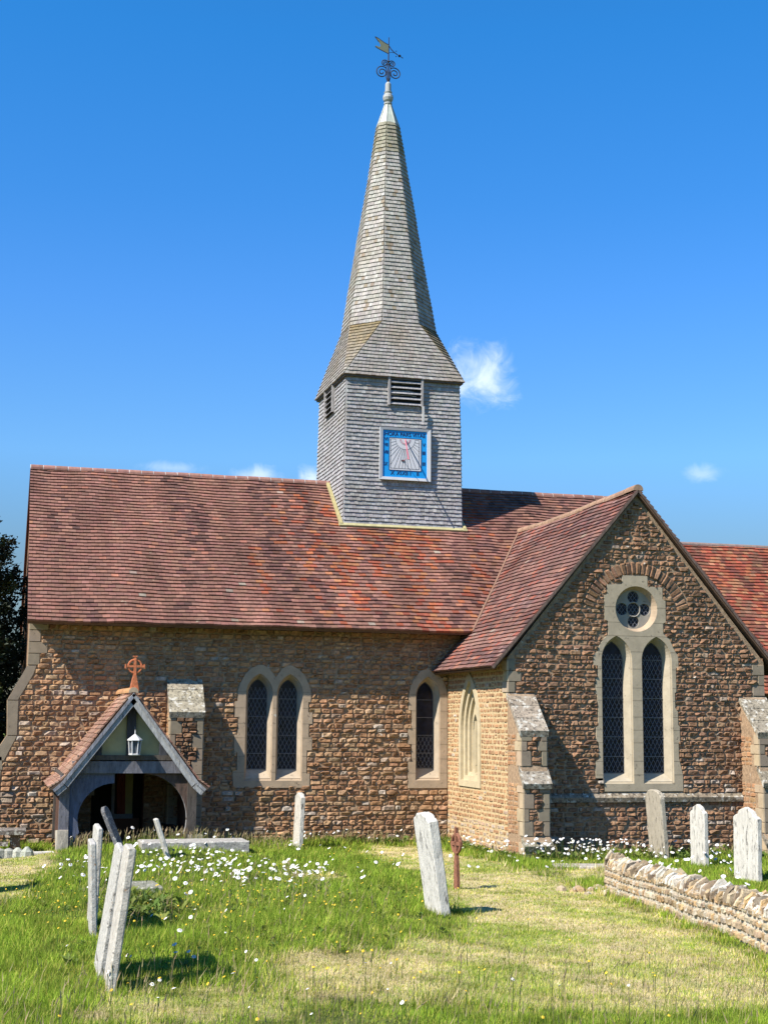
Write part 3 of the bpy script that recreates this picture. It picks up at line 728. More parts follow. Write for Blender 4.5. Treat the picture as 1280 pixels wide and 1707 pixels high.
def tc_(sx, sy, h, z): return (TC.x+sx*h, TC.y+sy*h, z)
for (a, b) in (((-1,-1),(1,-1)), ((1,-1),(1,1)), ((1,1),(-1,1)), ((-1,1),(-1,-1))):
    tiles(mb, tc_(*a,HB,ZTB), tc_(*b,HB,ZTB), tc_(*a,HT,ZTT), tc_(*b,HT,ZTT), 42, .115, .040, shcol, sag=.02, jit=.005, lap=1.3)
    mb.poly([tc_(*a,HB-.02,ZTB-.3), tc_(*b,HB-.02,ZTB-.3), tc_(*b,HT-.02,ZTT+.02), tc_(*a,HT-.02,ZTT+.02)], (.10,.09,.085))
tower = mb.build('tower', M['shingle'], church)
# yellow-lichened flashing where the tower meets the roof
mb = MB(); YF_ = TC.y-HB; zf = ZR-SLN*(YR-YF_)
mb.bar((TC.x-HB-.12,YF_-.07,zf-.0), (TC.x+HB+.12,YF_-.07,zf-.0), .11, .05, (0,-SLN,1), (.48,.44,.24))
mb.bar((TC.x-HB-.06,YF_-.07,zf+.02), (TC.x-HB-.06,YR-.02,ZR+.04), .09, .05, (0,-SLN,1), (.46,.40,.20))
mb.bar((TC.x+HB+.06,YF_-.07,zf+.02), (TC.x+HB+.06,YR-.02,ZR+.04), .09, .05, (0,-SLN,1), (.46,.40,.20))
mb.build('flashing', M['lead'], tower)
# louvres: jambs, near-black panel painted as recess shade, slats
def louvre(fr, u0, u1, v0, v1):
    mb = MB()
    mb.mesh([fr(u0,v0,.02),fr(u1,v0,.02),fr(u1,v1,.02),fr(u0,v1,.02)], [(0,1,2,3)], (.008,.008,.008))
    for u in (u0, u1): mb.prism([fr(u-.03,v0-.02,-.05),fr(u+.03,v0-.02,-.05),fr(u+.03,v0-.02,.10),fr(u-.03,v0-.02,.10)], fr.V*(v1-v0+.04), (.42,.40,.40))
    n = 5
    for k in range(n):
        v = lerp(v0, v1, k/n)
        mb.prism([fr(u0+.03,v,.09),fr(u0+.03,v+.014,.09),fr(u0+.03,v+.075,.03),fr(u0+.03,v+.065,.03)][::-1], fr.U*(u1-u0-.06), (.36,.35,.36))
    o = mb.build('louvre', M['wood'], tower); return o
FT = Fr((0,TC.y-1.59,0),(1,0,0),(0,0,1)); FWs = Fr((TC.x-1.59,0,0),(0,-1,0),(0,0,1))
louvre(FT, -.70, .22, 10.62, 11.36)
louvre(FWs, -5.15, -4.25, 10.62, 11.36)
# spire: square skirt turning to an octagon
mb = MB(); ZS0, ZS1, ZS2 = 11.36, 13.03, 19.22; HS = 1.68; O1 = 1.23; O2 = .285; AX2 = Vector((-.34, YR))
def octv(c, h, z):
    r = h/math.cos(math.pi/8); return [Vector((c.x+r*math.cos(math.pi/8+k*math.pi/4), c.y+r*math.sin(math.pi/8+k*math.pi/4), z)) for k in range(8)]
oa = octv(TC, O1, ZS1); ob = octv(AX2, O2, ZS2)
# faces: octagon edge k goes from vertex k to k+1 (CCW); edge 1 faces +y, 3 -> -x, 5 -> -y, 7 -> +x
sq = {5: ((-1,-1),(1,-1)), 7: ((1,-1),(1,1)), 1: ((1,1),(-1,1)), 3: ((-1,1),(-1,-1))}
dg = {4: (-1,-1), 6: (1,-1), 0: (1,1), 2: (-1,1)}
for k in range(8):
    a, b = oa[k], oa[(k+1) % 8]; c, d = ob[k], ob[(k+1) % 8]
    tiles(mb, a, b, c, d, 52, .105, .036, shcol, sag=.015, jit=.004, lap=1.3)
    mb.poly([a-Vector((0,0,.02)), b-Vector((0,0,.02)), d, c], (.10,.09,.08))
    if k in sq:
        p, q = sq[k]; P = Vector(tc_(*p,HS,ZS0)); Q = Vector(tc_(*q,HS,ZS0))
        tiles(mb, P, Q, a, b, 16, .11, .038, shcol, sag=.015, lap=1.3); mb.poly([P, Q, b, a], (.10,.09,.08))
    else:
        P = Vector(tc_(*dg[k],HS,ZS0)); tiles(mb, P, P, a, b, 16, .11, .038, mosscol, sag=.0, lap=1.3); mb.poly([P, b, a], (.10,.09,.08))
mb.box((TC.x-HS+.02,TC.y-HS+.02,ZS0-.05),(TC.x+HS-.02,TC.y+HS-.02,ZS0-.005),(.12,.11,.10))
spire = mb.build('spire', M['shingle'], church)
# thin lead cap: octagonal with rolls, ball and collar
mb = MB(); CA = (-.345, YR, 0); ph = math.pi/8
oc = octv(AX2, .30, ZS2-.03); od = octv(Vector((CA[0],CA[1])), .085, 19.86)
for k in range(8): mb.poly([oc[k], oc[(k+1) % 8], od[(k+1) % 8], od[k]], vary((.50,.52,.47), .08)); mb.tube([oc[k], od[k]], .014, 5, (.5,.52,.48))
mb.lathe([(.10,19.84),(.12,19.86),(.12,19.9),(.085,19.92),(.13,19.97),(.155,20.05),(.14,20.13),(.10,20.18),(.11,20.2),(.12,20.23),(.09,20.25),(.085,20.48),(.06,20.52),(.03,20.55)], CA, 14, (.40,.42,.42))
mb.build('lead_cap', M['lead'], spire)

# ---- weathervane
vane = empty('weathervane', (CA[0], YR, 20.5), 'wrought iron weathervane with a swallow tailed banner on the spire top', 'weathervane')
IR = (.03,.035,.06)
mb = MB(); mb.tube([(CA[0],YR,20.5),(CA[0],YR,21.0),(CA[0]+.01,YR,21.93)], .032, 6, IR, .012); mb.lathe([(.03,21.15),(.045,21.18),(.03,21.21)], (CA[0],YR,0), 8, IR); mb.build('rod', M['iron'], vane)
def spiral(cx, cz, r0, r1, a0, turns, n=36):
    return [(cx+lerp(r0, r1, i/n)*math.cos(a0+turns*2*math.pi*i/n), YR, cz+lerp(r0, r1, i/n)*math.sin(a0+turns*2*math.pi*i/n)) for i in range(n+1)]
for sg in (-1, 1):
    X = CA[0]
    for (cx, cz, r0, tr_) in ((.19, 20.83, .19, 1.9), (.11, 21.12, .10, 1.6)):
        pts = spiral(0, 0, r0, r0*.16, math.pi*.75, -tr_)
        pts = [(X+sg*(cx+p[0]), YR, cz+p[2]) for p in pts]
        m2 = MB(); m2.tube(pts, .017, 5, IR); m2.build('scroll', M['iron'], vane)
    m2 = MB(); m2.tube([(X+sg*.02,YR,20.55),(X+sg*.06,YR,20.7),(X+sg*.045,YR,20.85),(X+sg*.07,YR,20.98),(X+sg*.03,YR,21.12)], .016, 5, IR); m2.build('bracket', M['iron'], vane)
def vz(x, y): return (CA[0]+((600+x/10.04)-646.3)/55, 21.92-((50+y/10.04)-62)/54.5)
fl = [(462,240),(400,215),(290,152),(240,135),(258,165),(305,215),(335,265),(325,300),(255,282),(245,300),(285,325),(470,395)]
mb = MB(); mb.prism([Vector((vz(*p)[0], YR-.006, vz(*p)[1])) for p in fl], Vector((0,.012,0)), (.20,.22,.16)); 
for seg in (((462,240),(400,215),(290,152),(240,135)), ((470,395),(285,325),(245,300)), ((240,135),(305,215))): mb.tube([(vz(*p)[0],YR,vz(*p)[1]) for p in seg], .012, 5, IR)
mb.build('banner', M['iron'], vane)
mb = MB(); mb.tube([(vz(*p)[0],YR,vz(*p)[1]) for p in ((470,255),(510,310),(560,355),(620,390))], .014, 5, IR); mb.tube([(vz(*p)[0],YR,vz(*p)[1]) for p in ((480,375),(510,360),(560,365))], .008, 5, IR)
for p in ((595,330),(592,420),(700,430)): x, z = vz(*p); mb.lathe([(.003,z-.02),(.02,z),(.003,z+.02)], (x,YR,0), 6, IR)
x, z = vz(648,402); mb.lathe([(.003,z-.05),(.05,z),(.003,z+.05)], (x,YR,0), 8, IR); mb.tube([(x,YR,z),(vz(700,430)[0],YR,vz(700,430)[1])], .01, 5, IR)
mb.build('pointer', M['iron'], vane)

# ---- sundial
sun = empty('sundial', (-.26, TC.y-1.72, 8.55), 'square blue and white sundial with Latin motto on the shingled tower', 'sundial')
SF = Fr((0,TC.y-1.70,0),(1,0,0),(0,0,1)); S0, S1, V0_, V1_ = -.965, .445, 8.56, 9.97
def sz(x, y): return (S0+(x-130)*.00141, V1_-(y-165)*.001335)
def rect(mb, fr, a, b, d, col, th=0): 
    q = [(min(a[0],b[0]),min(a[1],b[1])),(max(a[0],b[0]),min(a[1],b[1])),(max(a[0],b[0]),max(a[1],b[1])),(min(a[0],b[0]),max(a[1],b[1]))]
    sheet(mb, fr, q, [], d, th, col)
mb = MB(); mb.box((S0+.02,TC.y-1.70,V0_+.02),(S1-.02,TC.y-1.56,V1_-.02),(.35,.37,.42))
bo = mb.build('board', M['paint'], sun)
mb = MB(); oi = [sz(190,213), sz(1062,213), sz(1062,1165), sz(190,1165)]
oo = [(S0,V1_),(S1,V1_),(S1,V0_),(S0,V0_)]
for i in range(4):
    j = (i+1) % 4; a, b, c, d = oo[i], oo[j], oi[j], oi[i]
    vs = [SF(*a,-.02),SF(*b,-.02),SF(*c,0),SF(*d,0),SF(*a,.045),SF(*b,.045),SF(*c,.03),SF(*d,.03)]
    mb.mesh(vs, [(4,7,6,5),(0,4,5,1),(3,2,6,7)], (.62,.64,.68))
mb.build('frame', M['paint'], sun)
mb = MB(); rect(mb, SF, oi[0], oi[2], .004, (.012,.36,.90)); mb.build('blue_border', M['paint'], sun)
mb = MB(); rect(mb, SF, sz(325,372), sz(940,1018), .010, (.72,.74,.80))
face = mb.build('dial_face', M['paint'], sun)
mb = MB(); NV = (.02,.03,.10); DK = (.15,.17,.18); cen = sz(632,392)
def line(p, q, w, d, col): 
    mb.bar(SF(*p, d), SF(*q, d), w, .002, SF.N, col)
for (a, b) in (((345,400),(345,985)), ((345,985),(905,985)), ((905,985),(905,400))):
    for k in range(22):
        t0, t1 = k/22, (k+.55)/22; pa, pb = sz(*a), sz(*b)
        line((lerp(pa[0],pb[0],t0), lerp(pa[1],pb[1],t0)), (lerp(pa[0],pb[0],t1), lerp(pa[1],pb[1],t1)), .018, .012, (.03,.04,.06))
for p, q in ((sz(320,368), sz(945,368)), (sz(320,368), sz(320,1022)), (sz(320,1022), sz(945,1022)), (sz(945,1022), sz(945,368))): line(p, q, .014, .012, NV)
for a in (180, 194, 207, 219, 230, 240, 249, 257, 264, 270, 276, 283, 291, 300, 310, 321, 333, 346, 360):
    t = R_(a); r0 = .27; dx, dz = math.cos(t), math.sin(t)
    lim = min((sz(905,0)[0]-cen[0])/dx if dx > .01 else 9, (sz(345,0)[0]-cen[0])/dx if dx < -.01 else 9, (sz(0,985)[1]-cen[1])/dz if dz < -.01 else 9)
    if lim > r0: line((cen[0]+dx*r0, cen[1]+dz*r0), (cen[0]+dx*lim, cen[1]+dz*lim), .009, .012, DK)
for r, w, c in ((.27,.008,DK), (.15,.008,DK), (.12,.018,(.6,.2,.28))):
    ps = [(cen[0]+r*math.cos(t), cen[1]+r*math.sin(t)) for t in np.linspace(math.pi, 2*math.pi, 22)]
    for p, q in zip(ps, ps[1:]): line(p, q, w, .012, c)
mb.build('hour_lines', M['paint'], face)
def text(s, cx, cz, h, w=None, col=NV, name='lettering', parent=None):
    cu_ = bpy.data.curves.new('lettering', 'FONT'); cu_.body = s; cu_.size = 1; cu_.align_x = 'CENTER'; cu_.align_y = 'CENTER'; cu_.offset = .012; cu_.extrude = .002
    t = bpy.data.objects.new('lettering', cu_); COL.objects.link(t)
    dg = bpy.context.evaluated_depsgraph_get(); me = bpy.data.meshes.new_from_object(t.evaluated_get(dg)); bpy.data.objects.remove(t)
    co = np.array([v.co[:] for v in me.vertices]); mn, mxx = co.min(0), co.max(0); sy = h/(mxx[1]-mn[1]); sx = (w/(mxx[0]-mn[0])) if w else sy
    for v in me.vertices:
        u = (v.co.x-(mn[0]+mxx[0])/2)*sx; vv = (v.co.y-(mn[1]+mxx[1])/2)*sy; p = SF(cx+u, cz+vv, .008+max(0, v.co.z)*1.0); v.co = p
    a = me.attributes.new('Col', 'FLOAT_COLOR', 'POINT'); arr = np.ones((len(me.vertices), 4), np.float32); arr[:, :3] = col; a.data.foreach_set('color', arr.ravel())
    me.materials.append(M['paint']); o = bpy.data.objects.new(name, me); link(o); o.parent = parent or sun; o.matrix_parent_inverse = WM(o.parent).inverted(); return o
text('HORA PARS VITAE', *sz(628, 292), .105, 1.12)
for s, y in (('VI', 400), ('VII', 515), ('VIII', 665), ('IX', 900)): text(s, *sz(256, y), .095, .095 if s != 'VIII' else .12)
for s, y in (('V', 480), ('IIII', 645), ('III', 865)): text(s, *sz(998, y), .095, .08)
for s, x in (('X', 385), ('XI', 510), ('XII', 625), ('I', 735), ('II', 880)): text(s, *sz(x, 1075), .10)
mb = MB(); g0 = SF(*cen, .02); g1 = SF(cen[0]-.09, cen[1]-.66, .64)
mb.tube([g0, g1], .016, 6, (.60,.16,.22)); s0 = SF(*sz(585,820), .01); mb.tube([s0, g0.lerp(g1, .93)], .007, 5, (.45,.15,.2)); mb.box(tuple(s0+Vector((-.04,-.02,-.02))), tuple(s0+Vector((.04,.01,.015))), (.06,.03,.05))
mb.build('gnomon', M['paint'], sun)
# short white rod end hanging under the louvre
mb = MB(); mb.bar(FT(.235,10.60,.13), FT(.235,10.18,.13), .05, .05, (0,1,0), (.6,.6,.6)); mb.build('rod', M['paint'], tower)

# ---- porch (a timber-framed part of the church)
PX, PZ, PY = -7.75, 2.80, -3.0; PE = 1.60; PZE = .86
PS_ = (PZ-PZE-.1)/(PE-.2)
def porch_roof(sg):
    xk_ = .25; kx = PE-xk_; kz = PZE+.17
    return kx, kz
mb = MB(); WD = (.16,.16,.19); WDK = (.10,.085,.075); WDL = (.34,.33,.33)
kx, kz = porch_roof(1)
zp = lambda t: lerp(kz, PZ, 1-t)
# frame: posts, tie beam, king post, curved braces, struts
for sg in (-1, 1):
    xo = PX+sg*1.37; xi = PX+sg*1.18
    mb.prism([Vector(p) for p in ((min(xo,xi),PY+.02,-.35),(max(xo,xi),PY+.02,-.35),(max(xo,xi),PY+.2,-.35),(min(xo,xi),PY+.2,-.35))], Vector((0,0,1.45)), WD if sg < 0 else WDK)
    mb.prism([Vector(p) for p in ((min(xo,xi),-.22,-.35),(max(xo,xi),-.22,-.35),(max(xo,xi),-.04,-.35),(min(xo,xi),-.04,-.35))], Vector((0,0,1.45)), WDK)
    mb.box((min(xo,xi)+.02,PY+.1,.98),(max(xo,xi)-.02,-.05,1.12),WDK)
    # side boarding: low solid part, posts above
    n = 14
    for k in range(n):
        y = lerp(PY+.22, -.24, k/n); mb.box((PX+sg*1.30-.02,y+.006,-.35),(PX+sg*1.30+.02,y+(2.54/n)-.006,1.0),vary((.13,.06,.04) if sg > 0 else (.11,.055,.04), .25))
    # curved brace: quarter arch between the post and the tie beam
    loop = []; Rb = .90
    cxb, czb = PX+sg*(.30), .22
    Rb = .90 if sg > 0 else .72
    arc = [(cxb+sg*Rb*math.cos(t)*.98, czb+Rb*math.sin(t)) for t in np.linspace(-.35, math.pi/2, 12)]
    outer = [(PX+sg*.30, 1.16), (PX+sg*1.20, 1.16), (PX+sg*1.20, -.30), (PX+sg*1.12, -.30)]
    lp = arc+outer
    if sg > 0: lp = lp
    V = [Vector((x, PY+.06, z)) for x, z in lp]
    if sg < 0: V = V[::-1]
    tl = [Vector((v.x, v.z, 0)) for v in V]
    for t in tessellate_polygon([tl]):
        for yy in (PY+.06, PY+.17):
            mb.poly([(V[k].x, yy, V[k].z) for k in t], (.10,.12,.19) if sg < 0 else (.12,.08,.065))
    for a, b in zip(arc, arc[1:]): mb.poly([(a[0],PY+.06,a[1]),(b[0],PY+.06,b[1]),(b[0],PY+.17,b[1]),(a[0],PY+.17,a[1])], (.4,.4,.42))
mb.box((PX-1.15,PY-.02,1.14),(PX+1.15,PY+.16,1.38),WD)
mb.box((PX-1.05,PY+.0,1.40),(PX+1.05,PY+.14,1.50),WDK)
mb.box((PX-.09,PY-.0,1.5),(PX+.09,PY+.13,2.62),(.05,.05,.06))
for sg in (-1, 1): mb.box((PX+sg*.66-.08,PY+.01,1.5),(PX+sg*.66+.08,PY+.12,1.9),(.06,.065,.085))
mb.box((-9.16,PY-.06,-.5),(-8.93,PY+.25,.02),(.5,.45,.38),.02)
mb.box((-6.55,PY-.04,-.5),(-6.25,PY+.25,-.1),(.4,.36,.3),.02)
mb.prism([Vector(p_) for p_ in ((PX-.13,PY-.215,PZ-.30),(PX+.13,PY-.215,PZ-.30),(PX+.13,PY-.215,PZ-.24),(PX,PY-.215,PZ-.035),(PX-.13,PY-.215,PZ-.24))], Vector((0,.04,0)), (.30,.30,.32))
porch = mb.build('porch', M['wood'], church)
mb = MB()
pp = [(PX-.62,1.5),(PX+.62,1.5),(PX,2.45)]
sheet(mb, Fr((0,PY+.09,0),(1,0,0),(0,0,1)), [(PX-1.0,1.45),(PX+1.0,1.45),(PX,2.68)], [], 0, .03, (.52,.48,.28))
mb.build('plaster_panel', M['plaster'], porch)
for sg in (-1, 1):
    mb = MB()
    ptsb = [(PX, PZ-.06), (PX+sg*kx, kz-.06), (PX+sg*(PE-.08), PZE-.04)]
    w = .20
    for a, b in zip(ptsb, ptsb[1:]):
        d = Vector((b[0]-a[0], 0, b[1]-a[1])).normalized(); nn = Vector((d.z*-sg*-1, 0, 0))
        n_ = Vector((-d.z, 0, d.x)) if sg > 0 else Vector((d.z, 0, -d.x))
        if n_.z < 0: n_ = -n_
        A = Vector((a[0],PY-.20,a[1])); B = Vector((b[0],PY-.20,b[1]))
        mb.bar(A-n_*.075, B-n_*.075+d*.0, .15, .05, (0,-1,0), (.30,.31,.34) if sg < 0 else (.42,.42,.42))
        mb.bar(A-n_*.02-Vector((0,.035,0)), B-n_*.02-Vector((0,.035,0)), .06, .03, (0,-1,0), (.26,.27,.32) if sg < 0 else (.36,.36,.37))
    mb.build('bargeboard', M['wood'], porch)
mb = MB(); PF = PY-.18
tiles(mb, (PX-PE,0,PZE),(PX-PE,PF,PZE),(PX-kx,0,kz),(PX-kx,PF,kz), 4, .16, .03, roofcol('porch'), sag=.02)
tiles(mb, (PX-kx,0,kz),(PX-kx,PF,kz),(PX,0,PZ),(PX,PF,PZ), 20, .16, .03, roofcol('porch'), sag=.03)
tiles(mb, (PX+kx,PF,kz),(PX+kx,0,kz),(PX,PF,PZ),(PX,0,PZ), 20, .16, .03, roofcol('porch'), sag=.03)
tiles(mb, (PX+PE,PF,PZE),(PX+PE,0,PZE),(PX+kx,PF,kz),(PX+kx,0,kz), 4, .16, .03, roofcol('porch'), sag=.02)
for sg in (-1, 1):
    q = [(PX+sg*(PE-.01),0,PZE),(PX+sg*(PE-.01),PF,PZE),(PX+sg*kx,PF,kz),(PX+sg*kx,0,kz)]; r = [(PX+sg*kx,0,kz),(PX+sg*kx,PF,kz),(PX,PF,PZ),(PX,0,PZ)]
    if sg > 0: q = [q[1],q[0],q[3],q[2]]; r = [r[1],r[0],r[3],r[2]]
    slab(mb, *q, .06, (.10,.07,.05)); slab(mb, *r, .06, (.10,.07,.05))
pr = mb.build('roof', M['tile'], porch)
mb = MB(); ridge(mb, (PX,PF,PZ-.03),(PX,0,PZ-.01),.10, 8, lambda p: vary((.50,.27,.13), .1), gapcol=(.45,.35,.25)); 
mb.build('ridge_tile', M['tile'], porch)
# inside the porch: floor-to-door interior seen through the open arch
mb = MB(); mb.box((-9.0,-2.9,-.62),(-6.5,.7,-.5),(.10,.09,.08))
mb.box((-8.95,-2.6,-.5),(-8.65,-.2,-.05),(.07,.04,.03)); mb.box((-6.85,-2.6,-.5),(-6.55,-.2,-.05),(.07,.04,.03))
mb.build('bench', M['wood'], porch)
mb = MB(); mb.box((-8.6,.5,-.6),(-6.6,.9,1.6),(.02,.018,.016)); mb.build('interior', M['wood'], church)  # near-black block behind the doorway, the unlit interior's shade put into its colour
mb = MB()
for k in range(5): mb.box((-7.17+k*.105,.02+.0*k,-.5),(-7.17+k*.105+.10,.07,1.02),vary((.16,.055,.03), .2))
dd = mb.build('door', M['wood'], church); 
mb = MB(); mb.box((-7.83,.30,-.5),(-7.76,.36,1.3),(.35,.36,.40)); mb.box((-7.55,.32,-.05),(-7.36,.40,1.3),(.55,.48,.22)); mb.box((-7.8,.30,-.5),(-7.2,.38,.02),(.22,.10,.06)); mb.box((-7.80,.27,.02),(-7.35,.42,.12),(.30,.32,.36))
mb.build('screen', M['plaster'], church)
mb = MB()
for k in range(4): mb.poly([(-7.75+k*.05,.28+.02*(k%2),1.3),(-7.75+(k+1)*.05,.28+.02*((k+1)%2),1.3),(-7.70+(k+1)*.045,.28+.02*((k+1)%2),.12),(-7.70+k*.045,.28+.02*(k%2),.12)], (.28,.07,.05))
tag(mb.build('curtain', M['plaster']), 'long dark red curtain hanging in the dark church doorway', 'curtain')
mb = MB(); mb.box((-8.42,-.06,.55),(-8.24,-.045,.72),(.35,.35,.34)); tag(mb.build('notice', M['paint']), 'small pale square notice on the dark wall inside the porch', 'notice')
# lantern on the king post
lan = empty('lantern', (PX+.05, PY-.12, 1.5), 'white hexagonal lantern hanging in the porch gable', 'lantern')
LX, LY = PX+.06, PY-.16
mb = MB(); mb.lathe([(.155,1.80),(.15,1.82),(.05,1.90),(.012,1.93),(.012,2.0)], (LX,LY,0), 6, (.7,.7,.72)); mb.build('lamp_roof', M['paint'], lan)
mb = MB(); mb.lathe([(.105,1.50),(.12,1.515),(.12,1.535),(.09,1.54)], (LX,LY,0), 6, (.7,.7,.72))
for k in range(6):
    t = k*math.pi/3; mb.tube([(LX+.10*math.cos(t),LY+.10*math.sin(t),1.53),(LX+.125*math.cos(t),LY+.125*math.sin(t),1.81)], .013, 5, (.7,.7,.72))
mb.build('cage', M['paint'], lan); mb = MB(); mb.tube([(LX,LY,1.99),(LX,LY+.12,2.08),(LX,PY-.02,2.06)], .009, 5, (.2,.2,.2)); mb.build('bracket', M['iron'], lan)
mb = MB(); mb.lathe([(.092,1.545),(.110,1.80)], (LX,LY,0), 6, (.10,.11,.13)); mb.build('lamp_glass', M['glass'], lan)
mb = MB(); mb.lathe([(.02,1.56),(.045,1.6),(.05,1.68),(.02,1.73)], (LX,LY,0), 10, (.55,.56,.58)); mb.build('bulb', M['paint'], lan)
# terracotta ring cross on the ridge
mb = MB(); TCt = (.62,.20,.09); cx_, cz_ = PX+.02, 3.30
y0 = PY-.10
mb.prism([Vector((cx_-.10,y0,2.78)),Vector((cx_+.10,y0,2.78)),Vector((cx_+.055,y0,3.0)),Vector((cx_+.03,y0,3.12)),Vector((cx_-.03,y0,3.12)),Vector((cx_-.055,y0,3.0))], Vector((0,.14,0)), TCt)
mb.prism([Vector((cx_-.03,y0+.03,3.10)),Vector((cx_+.03,y0+.03,3.10)),Vector((cx_+.022,y0+.03,3.5)),Vector((cx_-.022,y0+.03,3.5))], Vector((0,.06,0)), TCt)
mb.prism([Vector((cx_-.19,y0+.033,cz_-.022)),Vector((cx_+.19,y0+.033,cz_-.022)),Vector((cx_+.19,y0+.033,cz_+.022)),Vector((cx_-.19,y0+.033,cz_+.022))], Vector((0,.054,0)), TCt)
for sx, szz in ((.19,0),(-.19,0)): mb.box((cx_+sx-.012,y0+.025,cz_-.045),(cx_+sx+.012,y0+.09,cz_+.045),TCt)
mb.box((cx_-.045,y0+.025,3.49),(cx_+.045,y0+.09,3.515),TCt)
mb.tube([(cx_+.135*math.cos(t),y0+.06,cz_+.135*math.sin(t)) for t in np.linspace(0, 2*math.pi, 25)], .020, 6, TCt)
tag(mb.build('ridge_cross', M['rust']), 'orange terracotta ring cross standing on the porch ridge', 'cross')

# =================================================================== CHURCHYARD
def headstone(name, x, y, h, w, t, lean, top, m_, col, label, group, yaw=0, leanf=0, dz=0):
    """slab whose broad faces look west and east; lean>0 tips the top to the east"""
    prof = []
    if top == 'round':
        prof = [(-w/2, h*.93), (-w*.42, h*.945)]+[(-w*.36*math.cos(a), h*.94+h*.06*math.sin(a)) for a in np.linspace(0, math.pi, 9)]+[(w*.42, h*.945), (w/2, h*.93)]
    elif top == 'shoulder':
        prof = [(-w/2, h*.86), (-w*.42, h*.89), (-w*.33, h*.90), (-w*.26, h*.96), (0, h), (w*.26, h*.96), (w*.33, h*.90), (w*.42, h*.89), (w/2, h*.86)]
    elif top == 'arch':
        prof = [(-w/2*math.cos(a), h*.87+h*.13*math.sin(a)) for a in np.linspace(0, math.pi, 11)]
    else: prof = [(-w/2, h*.99), (-w*.2, h), (w*.3, h*.995), (w/2, h*.985)]
    prof = [(p[0]+random.uniform(-.006,.006), p[1]+random.uniform(-.012,.006)) for p in prof]
    sl_ = [(-w/2+random.uniform(-.004,.008), h*k_/7) for k_ in range(0, 6)]; sr_ = [(w/2-random.uniform(-.004,.008), h*k_/7) for k_ in range(5, -1, -1)]
    loop = [(-w/2, -.3)]+sl_+prof+sr_+[(w/2, -.3)]
    mb = MB(); b = .012
    ns = len(loop)
    F = Matrix.Translation((x, y, gz(x, y)+dz)) @ Matrix.Rotation(yaw, 4, 'Z') @ Matrix.Rotation(lean, 4, 'Y') @ Matrix.Rotation(leanf, 4, 'X')
    cw = [(p[0]*(1-b/(w/2)), p[1]-(b if p[1] > 0 else 0)) for p in loop]
    rings = [[(-t/2, p) for p in cw], [(-t/2+b, p) for p in loop], [(t/2-b, p) for p in loop], [(t/2, p) for p in cw]]
    V = [F @ Vector((xx, p[0], p[1])) for ring in rings for xx, p in ring]
    fs = [(r*ns+(i+1) % ns, r*ns+i, (r+1)*ns+i, (r+1)*ns+(i+1) % ns) for r in range(3) for i in range(ns)]
    i0 = len(mb.v); mb.mesh(V, fs, col)
    for r, sg in ((0, 1), (3, -1)):
        tl = [Vector((p[0], p[1], 0)) for _, p in rings[r]]
        for tri in tessellate_polygon([tl]): mb.poly([V[r*ns+k] for k in tri], col)
    o = mb.build(name, m_); tag(o, label, 'gravestone', group); return o
G = 'old gravestones in the churchyard grass'
WS = (.66,.63,.57); GS = (.36,.34,.31)
headstone('gravestone', -9.36, -16.5, .99, .80, .065, R_(-2.6), 'flat', M['grey_stone'], (.52,.50,.46), 'thin grey lichened gravestone seen edge on, shortest of the four at the left', G, yaw=R_(-1.8))
headstone('gravestone', -9.31, -15.6, 1.12, .80, .06, R_(1.6), 'flat', M['grey_stone'], (.60,.57,.52), 'thin gravestone just to the right of the shortest one, its top level with it', G, yaw=R_(-.3))
headstone('gravestone', -9.50, -19.3, 1.09, .85, .055, R_(8.0), 'flat', M['grey_stone'], (.52,.50,.46), 'narrow speckled gravestone half hidden behind the tallest leaning one at left', G, yaw=R_(-1.8))
headstone('gravestone', -9.48, -20.15, 1.15, .62, .07, R_(6.6), 'flat', M['grey_stone'], (.56,.52,.46), 'tallest and nearest gravestone with orange lichen, leaning right in the left foreground', G, yaw=R_(-1.8))
headstone('gravestone', -8.02, -4.5, .88, .50, .075, R_(-24), 'arch', M['grey_stone'], (.17,.17,.18), 'dark gravestone tipping steeply to the left in front of the porch opening', G, yaw=R_(-15))
headstone('gravestone', -7.28, -5.8, .74, .40, .07, R_(-19), 'flat', M['white_stone'], WS, 'small thin white gravestone leaning left on the mound before the porch', G)
headstone('gravestone', -3.95, -1.6, 1.20, .62, .10, R_(2), 'round', M['white_stone'], WS, 'pale upright gravestone close to the nave wall under the twin window', G)
headstone('gravestone', -5.02, -15.0, 1.27, .66, .13, R_(-8.5), 'round', M['white_stone'], (.72,.69,.63), 'broad white gravestone leaning left in the middle of the lawn', G)
headstone('gravestone', 2.95, -5.1, 1.42, .72, .10, R_(-4), 'arch', M['white_stone'], (.46,.41,.33), 'tall beige round topped gravestone before the transept window', G)
headstone('gravestone', 2.75, -7.2, 1.18, .58, .09, 0, 'shoulder', M['white_stone'], WS, 'small white gravestone in the middle behind the dry stone wall', G)
headstone('gravestone', 1.93, -10.42, 1.22, .80, .09, R_(1), 'shoulder', M['white_stone'], WS, 'largest white weathered gravestone at the right edge behind the dry stone wall', G)
# two stones just outside the left edge whose shadows reach into the grass
headstone('gravestone', -10.56, -10.3, 1.12, .7, .08, R_(-2), 'round', M['white_stone'], WS, 'gravestone beyond the left edge throwing the upper shadow onto the grass', G)
headstone('gravestone', -11.0, -12.9, 1.05, .6, .08, R_(-1), 'round', M['white_stone'], WS, 'gravestone beyond the left edge throwing the lower shadow onto the grass', G)
